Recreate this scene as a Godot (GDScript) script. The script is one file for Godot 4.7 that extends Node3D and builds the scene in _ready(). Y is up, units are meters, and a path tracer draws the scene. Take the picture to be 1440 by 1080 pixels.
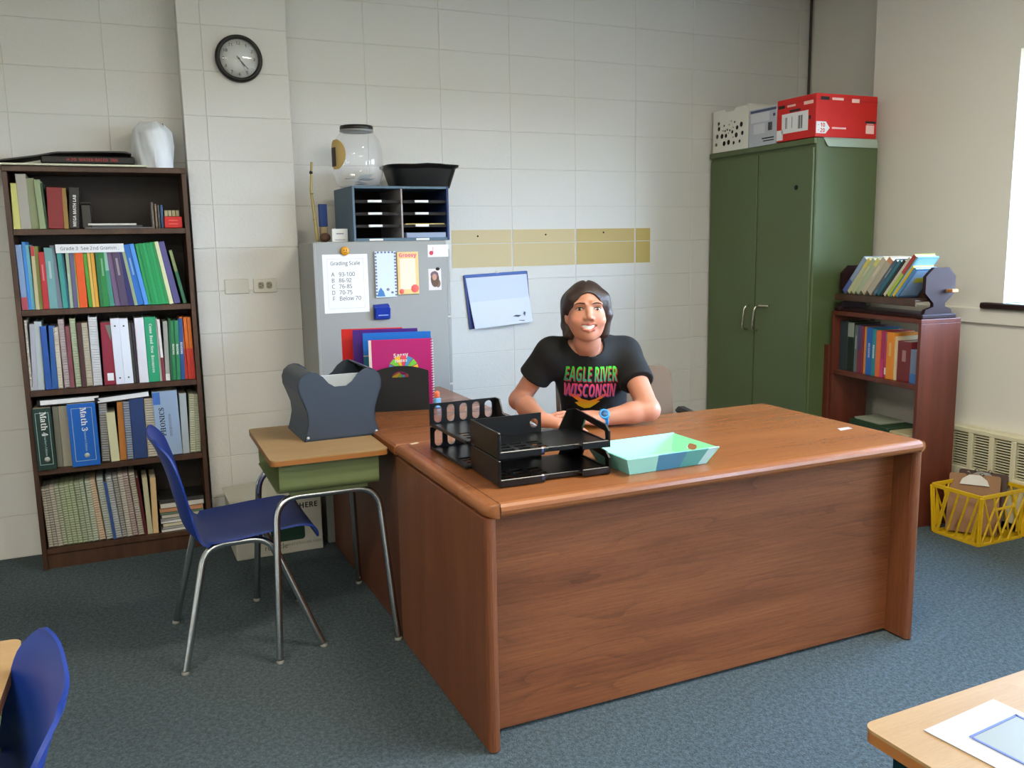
extends Node3D
# A classroom corner: teacher's desk with a seated person, bookcases, cabinets, student furniture.
# Units are metres; back wall is z = 0, the camera looks towards -z.

const COURSE := 0.20726      # height of one course of blocks
const BLOCK := 0.41453       # length of one block
var M := {}
var font_bold := SystemFont.new()
var font_serif := SystemFont.new()
var font_plain := SystemFont.new()
var rng := RandomNumberGenerator.new()
var taken := {}

func _ready():
	rng.seed = 7
	font_bold.font_names = PackedStringArray(["Droid Sans"]); font_bold.font_weight = 700
	font_plain.font_names = PackedStringArray(["Droid Sans"])
	font_serif.font_names = PackedStringArray(["Droid Serif"]); font_serif.font_weight = 700
	# ---- camera
	var cam := Camera3D.new(); cam.name = "camera"
	cam.fov = 47.197
	cam.near = 0.05
	cam.position = Vector3(0, 1.4525, 4.6687)
	cam.rotation = Vector3(-0.15919, -0.42478, -0.01787)
	add_child(cam); cam.current = true
	# ---- sky seen through the windows, exposure
	var we := WorldEnvironment.new(); we.name = "environment"
	var env := Environment.new()
	var sky := Sky.new(); var sm := ProceduralSkyMaterial.new()
	sm.sky_top_color = Color(0.66, 0.82, 1.0); sm.sky_horizon_color = Color(0.87, 0.93, 1.0)
	sm.ground_bottom_color = Color(0.52, 0.54, 0.5); sm.ground_horizon_color = Color(0.62, 0.64, 0.62)
	sm.sky_energy_multiplier = 4.4; sm.ground_energy_multiplier = 2.6
	sm.sun_angle_max = 1.0
	sky.sky_material = sm
	env.background_mode = Environment.BG_SKY; env.sky = sky
	env.tonemap_mode = Environment.TONE_MAPPER_LINEAR
	env.tonemap_exposure = 1.75
	env.sdfgi_enabled = true; env.ssao_enabled = true; env.ssil_enabled = true
	we.environment = env; add_child(we)
	materials()
	room()
	unseen_ceiling_lamps()
	teacher_desk()
	filing_cabinet()
	green_cabinet()
	tall_bookcase()
	short_bookcase()
	student_furniture()
	heater()
	person()
	office_chair()
	desk_things()
	filing_things()
	cabinet_boxes()
	wall_things()
	tall_bookcase_things()
	short_bookcase_things()
	floor_things()
	near_furniture()

# ---------------------------------------------------------------- helpers
func numbered(called: String) -> String:
	if not taken.has(called):
		taken[called] = 0
		return called
	taken[called] += 1
	return "%s_%03d" % [called, taken[called]]

func thing(called: String, label: String, category: String, at := Vector3.ZERO, turn := 0.0, group := "") -> Node3D:
	var o := Node3D.new(); o.name = numbered(called); add_child(o)
	o.position = at; o.rotation.y = turn
	o.set_meta("label", label); o.set_meta("category", category)
	if group: o.set_meta("group", group)
	return o

func part(called: String, mesh, mat: Material, parent: Node3D, at := Vector3.ZERO) -> GeometryInstance3D:
	if mesh is CSGShape3D:
		mesh.name = called; mesh.position = at
		for c in mesh.get_children(): c.material = mat
		parent.add_child(mesh, true)
		return mesh
	var o := MeshInstance3D.new(); o.name = called
	o.mesh = mesh.done() if mesh is Mb else mesh
	o.material_override = mat; o.position = at
	parent.add_child(o, true)
	return o

func single(called: String, mesh, mat: Material, label: String, category: String, at := Vector3.ZERO, turn := 0.0, group := "") -> GeometryInstance3D:
	var o := part(numbered(called), mesh, mat, self, at)
	o.rotation.y = turn
	o.set_meta("label", label); o.set_meta("category", category)
	if group: o.set_meta("group", group)
	return o

func struct(called: String, mesh, mat: Material, label := "", parent: Node3D = self) -> GeometryInstance3D:
	var o := part(called, mesh, mat, parent)
	if parent == self:
		o.set_meta("kind", "structure")
		if label: o.set_meta("label", label)
	return o

func mat(key: String, c: Color, rough := 0.6, metal := 0.0, spec := 0.5) -> StandardMaterial3D:
	if M.has(key): return M[key]
	var m := StandardMaterial3D.new(); m.resource_name = key
	m.albedo_color = c; m.roughness = rough; m.metallic = metal; m.metallic_specular = spec
	M[key] = m
	return m

func paint(c: Color, rough := 0.55) -> StandardMaterial3D:      # a shared plain material of that colour
	return mat("paint_%s_%d" % [c.to_html(false), int(rough * 100)], c, rough)

func textured(key: String, img: Image, rough: float, scale := Vector3.ONE, tri := true) -> StandardMaterial3D:
	var m := mat(key, Color.WHITE, rough)
	m.albedo_texture = ImageTexture.create_from_image(img)
	if tri:
		m.uv1_triplanar = true; m.uv1_triplanar_sharpness = 8.0
	m.uv1_scale = scale
	return m

func lin(c: Color) -> Color: return c.srgb_to_linear()

class Mb:   # collects shapes into one mesh; quads are given counter-clockwise as seen from outside
	var st := SurfaceTool.new()
	func _init():
		st.begin(Mesh.PRIMITIVE_TRIANGLES)
	func flat() -> Mb: st.set_smooth_group(-1); return self
	func smooth(g := 0) -> Mb: st.set_smooth_group(g); return self
	func col(c: Color) -> Mb: st.set_color(c); return self
	func tri(a: Vector3, b: Vector3, c: Vector3):
		st.add_vertex(a); st.add_vertex(c); st.add_vertex(b)
	func quad(a: Vector3, b: Vector3, c: Vector3, d: Vector3):
		tri(a, b, c); tri(a, c, d)
	func quad_uv(a: Vector3, b: Vector3, c: Vector3, d: Vector3):   # a bottom left, b bottom right, c top right, d top left
		var ps := [a, b, c, d]; var uv := [Vector2(0, 1), Vector2(1, 1), Vector2(1, 0), Vector2(0, 0)]
		for i in [0, 2, 1, 0, 3, 2]:
			st.set_uv(uv[i]); st.add_vertex(ps[i])
	func box(c: Vector3, s: Vector3, bev := 0.0, x := Transform3D.IDENTITY) -> Mb:   # a box with chamfered edges
		flat()
		var h := s / 2.0
		bev = minf(bev, minf(h.x, minf(h.y, h.z)) * 0.9)
		if bev <= 0.0:
			var p := []
			for i in 8: p.append(x * (c + Vector3(h.x * (1 if i & 1 else -1), h.y * (1 if i & 2 else -1), h.z * (1 if i & 4 else -1))))
			quad(p[4], p[5], p[7], p[6]); quad(p[1], p[0], p[2], p[3]); quad(p[5], p[1], p[3], p[7])
			quad(p[0], p[4], p[6], p[2]); quad(p[6], p[7], p[3], p[2]); quad(p[0], p[1], p[5], p[4])
			return self
		var v := func(sx: int, sy: int, sz: int, ax: int) -> Vector3:
			var q := Vector3(sx * (h.x - bev), sy * (h.y - bev), sz * (h.z - bev))
			q[ax] += bev * [sx, sy, sz][ax]
			return x * (c + q)
		for ax in 3:                                        # faces
			var u := (ax + 1) % 3; var w := (ax + 2) % 3
			for s1 in [-1, 1]:
				var q := []
				for k in [[-1, -1], [1, -1], [1, 1], [-1, 1]]:
					var sg := [0, 0, 0]; sg[ax] = s1; sg[u] = k[0]; sg[w] = k[1]
					q.append(v.call(sg[0], sg[1], sg[2], ax))
				if s1 > 0: quad(q[0], q[1], q[2], q[3])
				else: quad(q[3], q[2], q[1], q[0])
		for ax in 3:                                        # edges along ax
			var u := (ax + 1) % 3; var w := (ax + 2) % 3
			for su in [-1, 1]:
				for sw in [-1, 1]:
					var q := []
					for k in [[-1, u], [1, u], [1, w], [-1, w]]:
						var sg := [0, 0, 0]; sg[ax] = k[0]; sg[u] = su; sg[w] = sw
						q.append(v.call(sg[0], sg[1], sg[2], k[1]))
					if su * sw > 0: quad(q[3], q[2], q[1], q[0])
					else: quad(q[0], q[1], q[2], q[3])
		for i in 8:                                         # corners
			var sx := 1 if i & 1 else -1; var sy := 1 if i & 2 else -1; var sz := 1 if i & 4 else -1
			if sx * sy * sz > 0: tri(v.call(sx, sy, sz, 0), v.call(sx, sy, sz, 1), v.call(sx, sy, sz, 2))
			else: tri(v.call(sx, sy, sz, 0), v.call(sx, sy, sz, 2), v.call(sx, sy, sz, 1))
		return self
	func span(a: Vector3, b: Vector3, bev := 0.0) -> Mb:          # a box between two corners
		return box((a + b) / 2.0, (b - a).abs(), bev)
	func tube(pts: Array, r, sides := 10, closed := false) -> Mb:
		smooth(0)
		var n := pts.size(); var rings := []
		var up := Vector3(0.13, 0.97, 0.21)
		for i in n:
			var d: Vector3
			if closed: d = (pts[(i + 1) % n] - pts[(i + n - 1) % n]).normalized()
			else: d = (pts[mini(i + 1, n - 1)] - pts[maxi(i - 1, 0)]).normalized()
			var sd := up.cross(d)
			if sd.length() < 0.05: sd = Vector3(1, 0, 0.3).cross(d)
			sd = sd.normalized()
			up = d.cross(sd).normalized()
			var rr: float = r[i] if r is Array else r
			var ring := []
			for k in sides:
				var a := TAU * k / sides
				ring.append(pts[i] + (sd * cos(a) + up * sin(a)) * rr)
			rings.append(ring)
		for i in (n if closed else n - 1):
			var p: Array = rings[i]; var q: Array = rings[(i + 1) % n]
			for k in sides:
				var k2 := (k + 1) % sides
				quad(p[k], p[k2], q[k2], q[k])
		if not closed:
			smooth(1)
			for k in range(1, sides - 1):
				tri(rings[0][0], rings[0][k + 1], rings[0][k])
				tri(rings[n - 1][0], rings[n - 1][k], rings[n - 1][k + 1])
		return self
	func lathe(prof: Array, sides := 24, x := Transform3D.IDENTITY, closed := false) -> Mb:   # prof: Vector2(radius, height), outer side going up
		smooth(0)
		var n := prof.size()
		for i in (n if closed else n - 1):
			var p: Vector2 = prof[i]; var q: Vector2 = prof[(i + 1) % n]
			for k in sides:
				var a := TAU * k / sides; var b := TAU * (k + 1) / sides
				var p0 := x * Vector3(p.x * sin(a), p.y, p.x * cos(a)); var p1 := x * Vector3(p.x * sin(b), p.y, p.x * cos(b))
				var q0 := x * Vector3(q.x * sin(a), q.y, q.x * cos(a)); var q1 := x * Vector3(q.x * sin(b), q.y, q.x * cos(b))
				if p.x > 1e-5: tri(p0, p1, q1)
				if q.x > 1e-5: tri(p0, q1, q0)
		return self
	func prism(poly: PackedVector2Array, z0: float, z1: float, x := Transform3D.IDENTITY) -> Mb:   # a flat outline given thickness
		flat()
		if Geometry2D.is_polygon_clockwise(poly): poly.reverse()
		var t := Geometry2D.triangulate_polygon(poly)
		for i in range(0, t.size(), 3):
			var a := poly[t[i]]; var b := poly[t[i + 1]]; var c := poly[t[i + 2]]
			if (b - a).cross(c - a) < 0.0:
				var s := b; b = c; c = s
			tri(x * Vector3(a.x, a.y, z1), x * Vector3(b.x, b.y, z1), x * Vector3(c.x, c.y, z1))
			tri(x * Vector3(a.x, a.y, z0), x * Vector3(c.x, c.y, z0), x * Vector3(b.x, b.y, z0))
		for i in poly.size():
			var a := poly[i]; var b := poly[(i + 1) % poly.size()]
			quad(x * Vector3(a.x, a.y, z0), x * Vector3(b.x, b.y, z0), x * Vector3(b.x, b.y, z1), x * Vector3(a.x, a.y, z1))
		return self
	func grid(f: Callable, nu: int, nv: int, thick := 0.0) -> Mb:  # a sheet p = f(u, v), given thickness along its normal
		smooth(2)
		var p := []; var nn := []
		for j in nv + 1:
			for i in nu + 1: p.append(f.call(float(i) / nu, float(j) / nv))
		if thick == 0.0:
			for j in nv:
				for i in nu:
					var k := j * (nu + 1) + i
					quad(p[k], p[k + 1], p[k + nu + 2], p[k + nu + 1])
			return self
		for j in nv + 1:
			for i in nu + 1:
				var du: Vector3 = p[j * (nu + 1) + mini(i + 1, nu)] - p[j * (nu + 1) + maxi(i - 1, 0)]
				var dv: Vector3 = p[mini(j + 1, nv) * (nu + 1) + i] - p[maxi(j - 1, 0) * (nu + 1) + i]
				nn.append(du.cross(dv).normalized() * thick)
		for j in nv:
			for i in nu:
				var k := j * (nu + 1) + i; var w := nu + 1
				quad(p[k], p[k + 1], p[k + w + 1], p[k + w])
				quad(p[k] - nn[k], p[k + w] - nn[k + w], p[k + w + 1] - nn[k + w + 1], p[k + 1] - nn[k + 1])
		smooth(3)
		for i in nu:
			var k := i; var e := nv * (nu + 1) + i
			quad(p[k] - nn[k], p[k + 1] - nn[k + 1], p[k + 1], p[k])
			quad(p[e], p[e + 1], p[e + 1] - nn[e + 1], p[e] - nn[e])
		for j in nv:
			var k := j * (nu + 1); var e := k + nu; var w := nu + 1
			quad(p[k], p[k + w], p[k + w] - nn[k + w], p[k] - nn[k])
			quad(p[e] - nn[e], p[e + w] - nn[e + w], p[e + w], p[e])
		return self
	func ellipsoid(c: Vector3, r: Vector3, n := 12) -> Mb:
		smooth(0)
		for j in n:
			for i in n * 2:
				var q := []
				for k in [[i, j], [i + 1, j], [i + 1, j + 1], [i, j + 1]]:
					var a: float = TAU * k[0] / (n * 2.0); var b: float = PI * k[1] / n - PI / 2
					q.append(c + Vector3(sin(a) * cos(b) * r.x, sin(b) * r.y, cos(a) * cos(b) * r.z))
				if j > 0: tri(q[0], q[1], q[2])
				if j < n - 1: tri(q[0], q[2], q[3])
		return self
	func done() -> ArrayMesh:
		st.generate_normals()
		return st.commit()

func round_rect(w: float, h: float, r: float, seg := 5, c := Vector2.ZERO) -> PackedVector2Array:
	var p := PackedVector2Array()
	for k in 4:
		var o := Vector2((w / 2 - r) * (1 if k == 0 or k == 3 else -1), (h / 2 - r) * (1 if k < 2 else -1))
		for i in seg + 1:
			var a := PI / 2 * (k + float(i) / seg)
			p.append(c + o + Vector2(cos(a), sin(a)) * r)
	return p

func cut(outer: PackedVector2Array, holes: Array, depth: float) -> CSGShape3D:   # an outline with holes through it, z from 0 to depth
	var root := CSGCombiner3D.new()
	var base := CSGPolygon3D.new(); base.name = "sheet"; base.polygon = outer; base.depth = depth; base.position.z = depth; root.add_child(base)
	for h in holes:
		var c := CSGPolygon3D.new(); c.name = "hole"; c.polygon = h; c.depth = depth + 0.02; c.operation = CSGShape3D.OPERATION_SUBTRACTION
		c.position.z = depth + 0.01
		root.add_child(c, true)
	return root

func words(text: String, height: float, font = null, depth := 0.0006, spread := 1.0) -> Mesh:   # lettering, centred, facing +z
	var t := TextMesh.new(); t.text = text; t.font = font if font else font_bold
	t.font_size = 32; t.pixel_size = height / 32.0 * 1.35; t.depth = depth
	t.curve_step = 4.0
	return t

func write(text: String, height: float, mat_: Material, parent: Node3D, at: Vector3, turn := Vector3.ZERO, font = null, squeeze := 1.0, called := "lettering") -> MeshInstance3D:
	var o := part(called, words(text, height, font), mat_, parent, at) as MeshInstance3D
	o.rotation = turn
	if squeeze != 1.0: o.scale = Vector3(squeeze, 1, 1)
	return o

func bend(pts: Array, r := 0.03, seg := 5) -> Array:      # rounds the corners of a polyline
	var out := [pts[0]]
	for i in range(1, pts.size() - 1):
		var a: Vector3 = pts[i - 1]; var b: Vector3 = pts[i]; var c: Vector3 = pts[i + 1]
		var ra := minf(r, a.distance_to(b) * 0.49); var rc := minf(r, c.distance_to(b) * 0.49)
		var p := b + (a - b).normalized() * ra; var q := b + (c - b).normalized() * rc
		for k in seg + 1:
			var t := float(k) / seg
			out.append(p.lerp(b, t).lerp(b.lerp(q, t), t))
	out.append(pts[pts.size() - 1])
	return out

func lerp_table(t: Array, y: float) -> float:             # piecewise linear look-up in [[y, value], ...]
	for i in range(1, t.size()):
		if y <= t[i][0]:
			return lerpf(t[i - 1][1], t[i][1], clampf((y - t[i - 1][0]) / (t[i][0] - t[i - 1][0]), 0, 1))
	return t[t.size() - 1][1]

# ---------------------------------------------------------------- materials
func noise(freq: float, sd: int, octaves := 4) -> FastNoiseLite:
	var n := FastNoiseLite.new(); n.noise_type = FastNoiseLite.TYPE_SIMPLEX_SMOOTH
	n.frequency = freq; n.seed = sd; n.fractal_octaves = octaves
	return n

func wood_image(w: int, h: int, dark: Color, light: Color, sd: int, figure := 1.0, upright := false) -> Image:
	# streaks run along u; a few cathedral figures where growth rings surface
	var im := Image.create(w, h, false, Image.FORMAT_RGB8)
	var warp := noise(0.7, sd, 3); var fine := noise(1.0, sd + 1, 3); var tone := noise(0.6, sd + 2, 2); var pore := noise(1.0, sd + 3, 2)
	for y in h:
		var v := float(y) / h
		for x in w:
			var u := float(x) / w
			var bend_ := warp.get_noise_2d(u * 2.2, v * 5.0)
			var ring := v * 16.0 + bend_ * 2.6
			var saw := ring - floorf(ring)
			var line := pow(saw, 5.0) * clampf(absf(bend_) * 2.4, 0.1, 1.0)
			var streak := fine.get_noise_2d(u * 5.0, v * 90.0) * 0.55 + fine.get_noise_2d(u * 13.0 + 40.0, v * 260.0) * 0.35
			var p := pore.get_noise_2d(u * 38.0, v * 420.0)
			var t := 0.56 + streak * 0.42 + tone.get_noise_2d(u * 2.0, v * 9.0) * 0.28 - line * 0.55 * figure - (0.16 if p > 0.42 else 0.0)
			im.set_pixel(x, y, dark.lerp(light, clampf(t, 0.0, 1.0)))
	if upright: im.rotate_90(CLOCKWISE)
	return im

func speckle(size: int, base: Color, amount: float, freqs: Array, sd: int) -> Image:
	var im := Image.create(size, size, false, Image.FORMAT_RGB8)
	var ns := []
	for i in freqs.size(): ns.append(noise(freqs[i], sd + i, 2))
	for y in size:
		for x in size:
			var t := 0.0
			for n in ns: t += n.get_noise_2d(x, y)
			t /= ns.size()
			var k := 1.0 + t * amount
			im.set_pixel(x, y, Color(base.r * k, base.g * k, base.b * k))
	return im

func bump_noise(freq: float, sd: int, size := 256) -> NoiseTexture2D:
	var t := NoiseTexture2D.new(); t.width = size; t.height = size; t.seamless = true
	t.noise = noise(freq, sd, 3)
	return t

func materials():
	var block := mat("painted_block", Color(0.835, 0.83, 0.81), 0.55)
	block.heightmap_enabled = true; block.heightmap_texture = bump_noise(0.06, 3); block.heightmap_scale = 0.05
	block.uv1_triplanar = true; block.uv1_world_triplanar = true; block.uv1_scale = Vector3(3, 3, 3)
	mat("mortar", Color(0.80, 0.795, 0.77), 0.7)
	var plaster := mat("plaster", Color(0.87, 0.855, 0.81), 0.6)
	plaster.heightmap_enabled = true; plaster.heightmap_texture = bump_noise(0.02, 9); plaster.heightmap_scale = 0.12
	plaster.uv1_triplanar = true; plaster.uv1_world_triplanar = true; plaster.uv1_scale = Vector3(1.3, 1.3, 1.3)
	var cm := textured("carpet", speckle(512, Color(0.305, 0.345, 0.36), 0.5, [0.5, 0.21, 0.085], 21), 0.95, Vector3(1.15, 1.15, 1.15))
	cm.uv1_world_triplanar = true; cm.metallic_specular = 0.1
	cm.heightmap_enabled = true; cm.heightmap_texture = bump_noise(0.32, 5, 512); cm.heightmap_scale = 0.35
	# desk laminate
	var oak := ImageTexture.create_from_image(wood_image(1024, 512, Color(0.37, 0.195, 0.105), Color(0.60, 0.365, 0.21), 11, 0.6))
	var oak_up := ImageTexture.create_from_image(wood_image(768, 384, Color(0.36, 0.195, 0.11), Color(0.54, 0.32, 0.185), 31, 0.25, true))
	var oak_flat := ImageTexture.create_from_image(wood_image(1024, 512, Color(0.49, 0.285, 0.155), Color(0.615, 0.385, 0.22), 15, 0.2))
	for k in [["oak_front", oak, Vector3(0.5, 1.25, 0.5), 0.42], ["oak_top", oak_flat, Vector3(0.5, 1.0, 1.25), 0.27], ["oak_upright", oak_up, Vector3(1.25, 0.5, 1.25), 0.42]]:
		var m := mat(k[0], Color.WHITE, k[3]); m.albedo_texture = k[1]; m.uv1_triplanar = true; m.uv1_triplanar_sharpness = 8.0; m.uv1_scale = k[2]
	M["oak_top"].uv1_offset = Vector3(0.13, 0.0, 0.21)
	var dark := ImageTexture.create_from_image(wood_image(512, 256, Color(0.18, 0.115, 0.08), Color(0.36, 0.235, 0.165), 51, 0.3, true))
	for k in [["walnut", dark, Vector3(2, 0.8, 2), Color.WHITE], ["cherry", dark, Vector3(2, 0.8, 2), Color(1.75, 1.15, 1.05)]]:
		var m := mat(k[0], k[3], 0.38); m.albedo_texture = k[1]; m.uv1_triplanar = true; m.uv1_scale = k[2]
	M["cherry"].albedo_color = Color(1, 1, 1)
	var red := ImageTexture.create_from_image(wood_image(512, 256, Color(0.29, 0.125, 0.085), Color(0.46, 0.225, 0.155), 71, 0.2, true))
	M["cherry"].albedo_texture = red; M["cherry"].roughness = 0.4
	var maple := textured("maple_top", wood_image(512, 256, Color(0.59, 0.465, 0.31), Color(0.66, 0.545, 0.39), 91, 0.08), 0.55, Vector3(1, 1, 3))
	maple.metallic_specular = 0.35
	mat("maple_edge", Color(0.60, 0.38, 0.17), 0.45)
	mat("gunmetal", Color(0.585, 0.59, 0.58), 0.42)
	mat("cabinet_green", Color(0.315, 0.375, 0.23), 0.42)
	mat("chrome", Color(0.78, 0.79, 0.80), 0.22, 1.0)
	mat("chair_blue", Color(0.03, 0.165, 0.47), 0.48)
	mat("black_plastic", Color(0.035, 0.036, 0.04), 0.32)
	mat("matt_black", Color(0.03, 0.03, 0.03), 0.6)
	mat("white_paper", Color(0.90, 0.91, 0.92), 0.7)
	mat("ink", Color(0.06, 0.06, 0.08), 0.7)
	mat("white_ink", Color(0.90, 0.90, 0.88), 0.7)
	mat("pages", Color(0.80, 0.77, 0.68), 0.85)
	mat("card", Color(0.78, 0.76, 0.70), 0.8)
	mat("dark_gap", Color(0.02, 0.02, 0.02), 0.9)
	mat("steel", Color(0.55, 0.54, 0.52), 0.35, 0.9)
	mat("heater_cream", Color(0.84, 0.82, 0.70), 0.5)
	mat("white_frame", Color(0.85, 0.86, 0.86), 0.5)
	var g := mat("window_glass", Color(0.95, 0.97, 1.0, 0.06), 0.02)
	g.transparency = BaseMaterial3D.TRANSPARENCY_ALPHA
	var cl := mat("clear_plastic", Color(0.95, 0.97, 1.0, 0.14), 0.06)
	cl.transparency = BaseMaterial3D.TRANSPARENCY_ALPHA

# ---------------------------------------------------------------- the room
func block_mesh(w: float, h: float, d := 0.03) -> ArrayMesh:
	return Mb.new().box(Vector3(0, 0, -d / 2), Vector3(w - 0.0028, h - 0.0028, d), 0.0018).done()

func course_of_blocks(parent: Node3D, xs: Array, z: float, rows: int, axis_turn := 0.0):
	# xs: joint positions along the wall; every block is a piece of its own
	var kinds := {}
	for r in rows:
		for i in xs.size() - 1:
			var w: float = xs[i + 1] - xs[i]
			var h := COURSE if r < rows - 1 else 3.05 - COURSE * (rows - 1)
			var key := "%.3f_%.3f" % [w, h]
			if not kinds.has(key): kinds[key] = block_mesh(w, h)
			var b := part("block", kinds[key], M.painted_block, parent)
			b.position = Vector3((xs[i] + xs[i + 1]) / 2, r * COURSE + h / 2, z + rng.randf_range(-0.0012, 0.0))

func room():
	var H := 3.05
	struct("floor", Mb.new().span(Vector3(-3.8, -0.12, -0.3), Vector3(4.7, 0, 8.3)), M.carpet, "blue grey loop-pile carpet with pale flecks covering the classroom floor")
	struct("ceiling", Mb.new().span(Vector3(-3.8, H, -0.3), Vector3(4.7, H + 0.15, 8.3)), mat("ceiling_white", Color(0.86, 0.86, 0.84), 0.9), "plain white ceiling above the classroom")
	# back wall of stack-bonded blocks
	var wb := struct("wall_back", Mb.new().span(Vector3(-3.8, 0, -0.25), Vector3(4.7, H, -0.0028)), M.mortar, "cream painted concrete block wall behind the desk")
	var xs := []
	for j in range(-9, 6): xs.append(2.1297 + BLOCK * j)
	xs.append(4.3)
	course_of_blocks(wb, xs, 0.0, 15)
	# shallow pilaster between bookcase and filing cabinet
	var pl := struct("wall_pilaster", Mb.new().span(Vector3(0.383, 0, -0.02), Vector3(0.877, H, 0.1295)), M.mortar, "shallow cream block pilaster between the tall bookcase and filing cabinet")
	course_of_blocks(pl, [0.379, 0.482, 0.881], 0.133, 15)
	# right wall: recessed corner, then the thick window wall
	var wr := struct("wall_right", Mb.new().span(Vector3(4.3, 0, -0.2), Vector3(4.55, H, 0.84)), M.plaster, "cream plastered wall with windows above the heater")
	var mb := Mb.new()
	var wz := [[1.705, 3.05], [3.45, 4.8], [5.2, 6.55]]  # second and third windows are out of view and light the room
	var lo := 1.115; var hi := 2.32
	mb.span(Vector3(4.02, 0, 0.815), Vector3(4.38, lo, 8.2))
	mb.span(Vector3(4.02, hi, 0.815), Vector3(4.38, H, 8.2))
	var z := 0.815
	for w in wz:
		mb.span(Vector3(4.02, lo, z), Vector3(4.38, hi, w[0])); z = w[1]
	mb.span(Vector3(4.02, lo, z), Vector3(4.38, hi, 8.2))
	struct("window_wall", mb, M.plaster, "", wr)
	mb = Mb.new(); mb.span(Vector3(4.05, 1.005, 0.9), Vector3(4.0, 1.085, 8.1), 0.006)
	struct("apron_rail", mb, M.plaster, "", wr)
	for i in wz.size():
		var a: float = wz[i][0]; var b: float = wz[i][1]
		var w := struct("window_%d" % (i + 1), Mb.new()
			.span(Vector3(4.30, lo, a), Vector3(4.36, lo + 0.05, b)).span(Vector3(4.30, hi - 0.05, a), Vector3(4.36, hi, b))
			.span(Vector3(4.30, lo, a), Vector3(4.36, hi, a + 0.05)).span(Vector3(4.30, lo, b - 0.05), Vector3(4.36, hi, b))
			.span(Vector3(4.31, lo, (a + b) / 2 - 0.025), Vector3(4.35, hi, (a + b) / 2 + 0.025)), M.white_frame,
			["bright window set deep in the right wall, partly out of frame", "second window in the right wall, out of view nearer the camera", "third window in the right wall, out of view beside the camera"][i])
		for s in 2:
			var c := lerpf(a, b, 0.25 + 0.5 * s)
			part("pane", Mb.new().span(Vector3(4.328, lo + 0.05, c - (b - a) / 4 + 0.03), Vector3(4.332, hi - 0.05, c + (b - a) / 4 - 0.03)), M.window_glass, w)
		part("sill", Mb.new().span(Vector3(3.975, lo - 0.03, a - 0.1), Vector3(4.30, lo, b + 0.1), 0.006), mat("sill_brown", Color(0.13, 0.06, 0.05), 0.4), w)
	var wl := struct("wall_left", Mb.new().span(Vector3(-3.8, 0, -0.2), Vector3(-3.55, H, 8.3)), M.plaster, "plain cream left wall outside the picture")
	var wf := struct("wall_front", Mb.new().span(Vector3(-3.8, 0, 8.05), Vector3(4.7, H, 8.3)), M.plaster, "plain cream wall behind the camera")
	# thin dark strip in the far right corner
	struct("trim_1", Mb.new().tube([Vector3(4.285, 0, 0.012), Vector3(4.285, H, 0.012)], 0.008, 8), mat("corner_strip_dark", Color(0.22, 0.21, 0.2), 0.5), "dark vertical strip in the corner above the green cabinet")

func unseen_ceiling_lamps():  # lamps out of view, placed to light the walls, desk and floor
	for i in 4:
		var at := Vector3([-1.2, 1.9, -1.0, 0.8][i], 3.05, [3.9, 3.0, 6.3, 6.9][i])
		var t := thing("unseen_ceiling_lamp", ["unseen ceiling light panel left of the camera, lighting the left wall", "unseen ceiling light panel above the desk front, lighting desk and back wall", "unseen ceiling light panel behind the camera on the left, lighting the room", "unseen ceiling light panel behind the camera on the right, lighting the room"][i], "unseen ceiling lamp", at)
		part("housing", Mb.new().span(Vector3(-0.62, -0.07, -0.17), Vector3(0.62, 0, 0.17), 0.006), M.white_frame, t)
		var gm := mat("unseen_lamp_glow", Color(0.95, 0.95, 0.92), 0.6); gm.emission_enabled = true; gm.emission = Color(1, 0.97, 0.9); gm.emission_energy_multiplier = 3.0
		part("diffuser", Mb.new().span(Vector3(-0.58, -0.078, -0.14), Vector3(0.58, -0.07, 0.14)), gm, t)
		var l := AreaLight3D.new(); l.name = "unseen_lamp_light"; t.add_child(l, true)
		l.position = Vector3(0, -0.085, 0); l.rotation.x = -PI / 2
		l.area_size = Vector2(1.16, 0.28); l.light_color = Color(1.0, 0.97, 0.9); l.light_energy = 3.7; l.area_range = 14.0
		l.shadow_enabled = true

# ---------------------------------------------------------------- large furniture
func bullnose(w: float, h: float, seg := 6) -> PackedVector2Array:      # a strip section, rounded at +x
	var p := PackedVector2Array([Vector2(0, 0), Vector2(0, h)])
	for i in seg + 1:
		var a := PI / 2 - PI * i / seg
		p.append(Vector2(w - h / 2 + cos(a) * h / 2 * 0.9, h / 2 + sin(a) * h / 2))
	return p

func strip(poly: PackedVector2Array, length: float) -> Mb:   # extruded along z with smooth sides
	var mb := Mb.new()
	mb.prism(poly, 0.0, length)
	return mb

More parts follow.
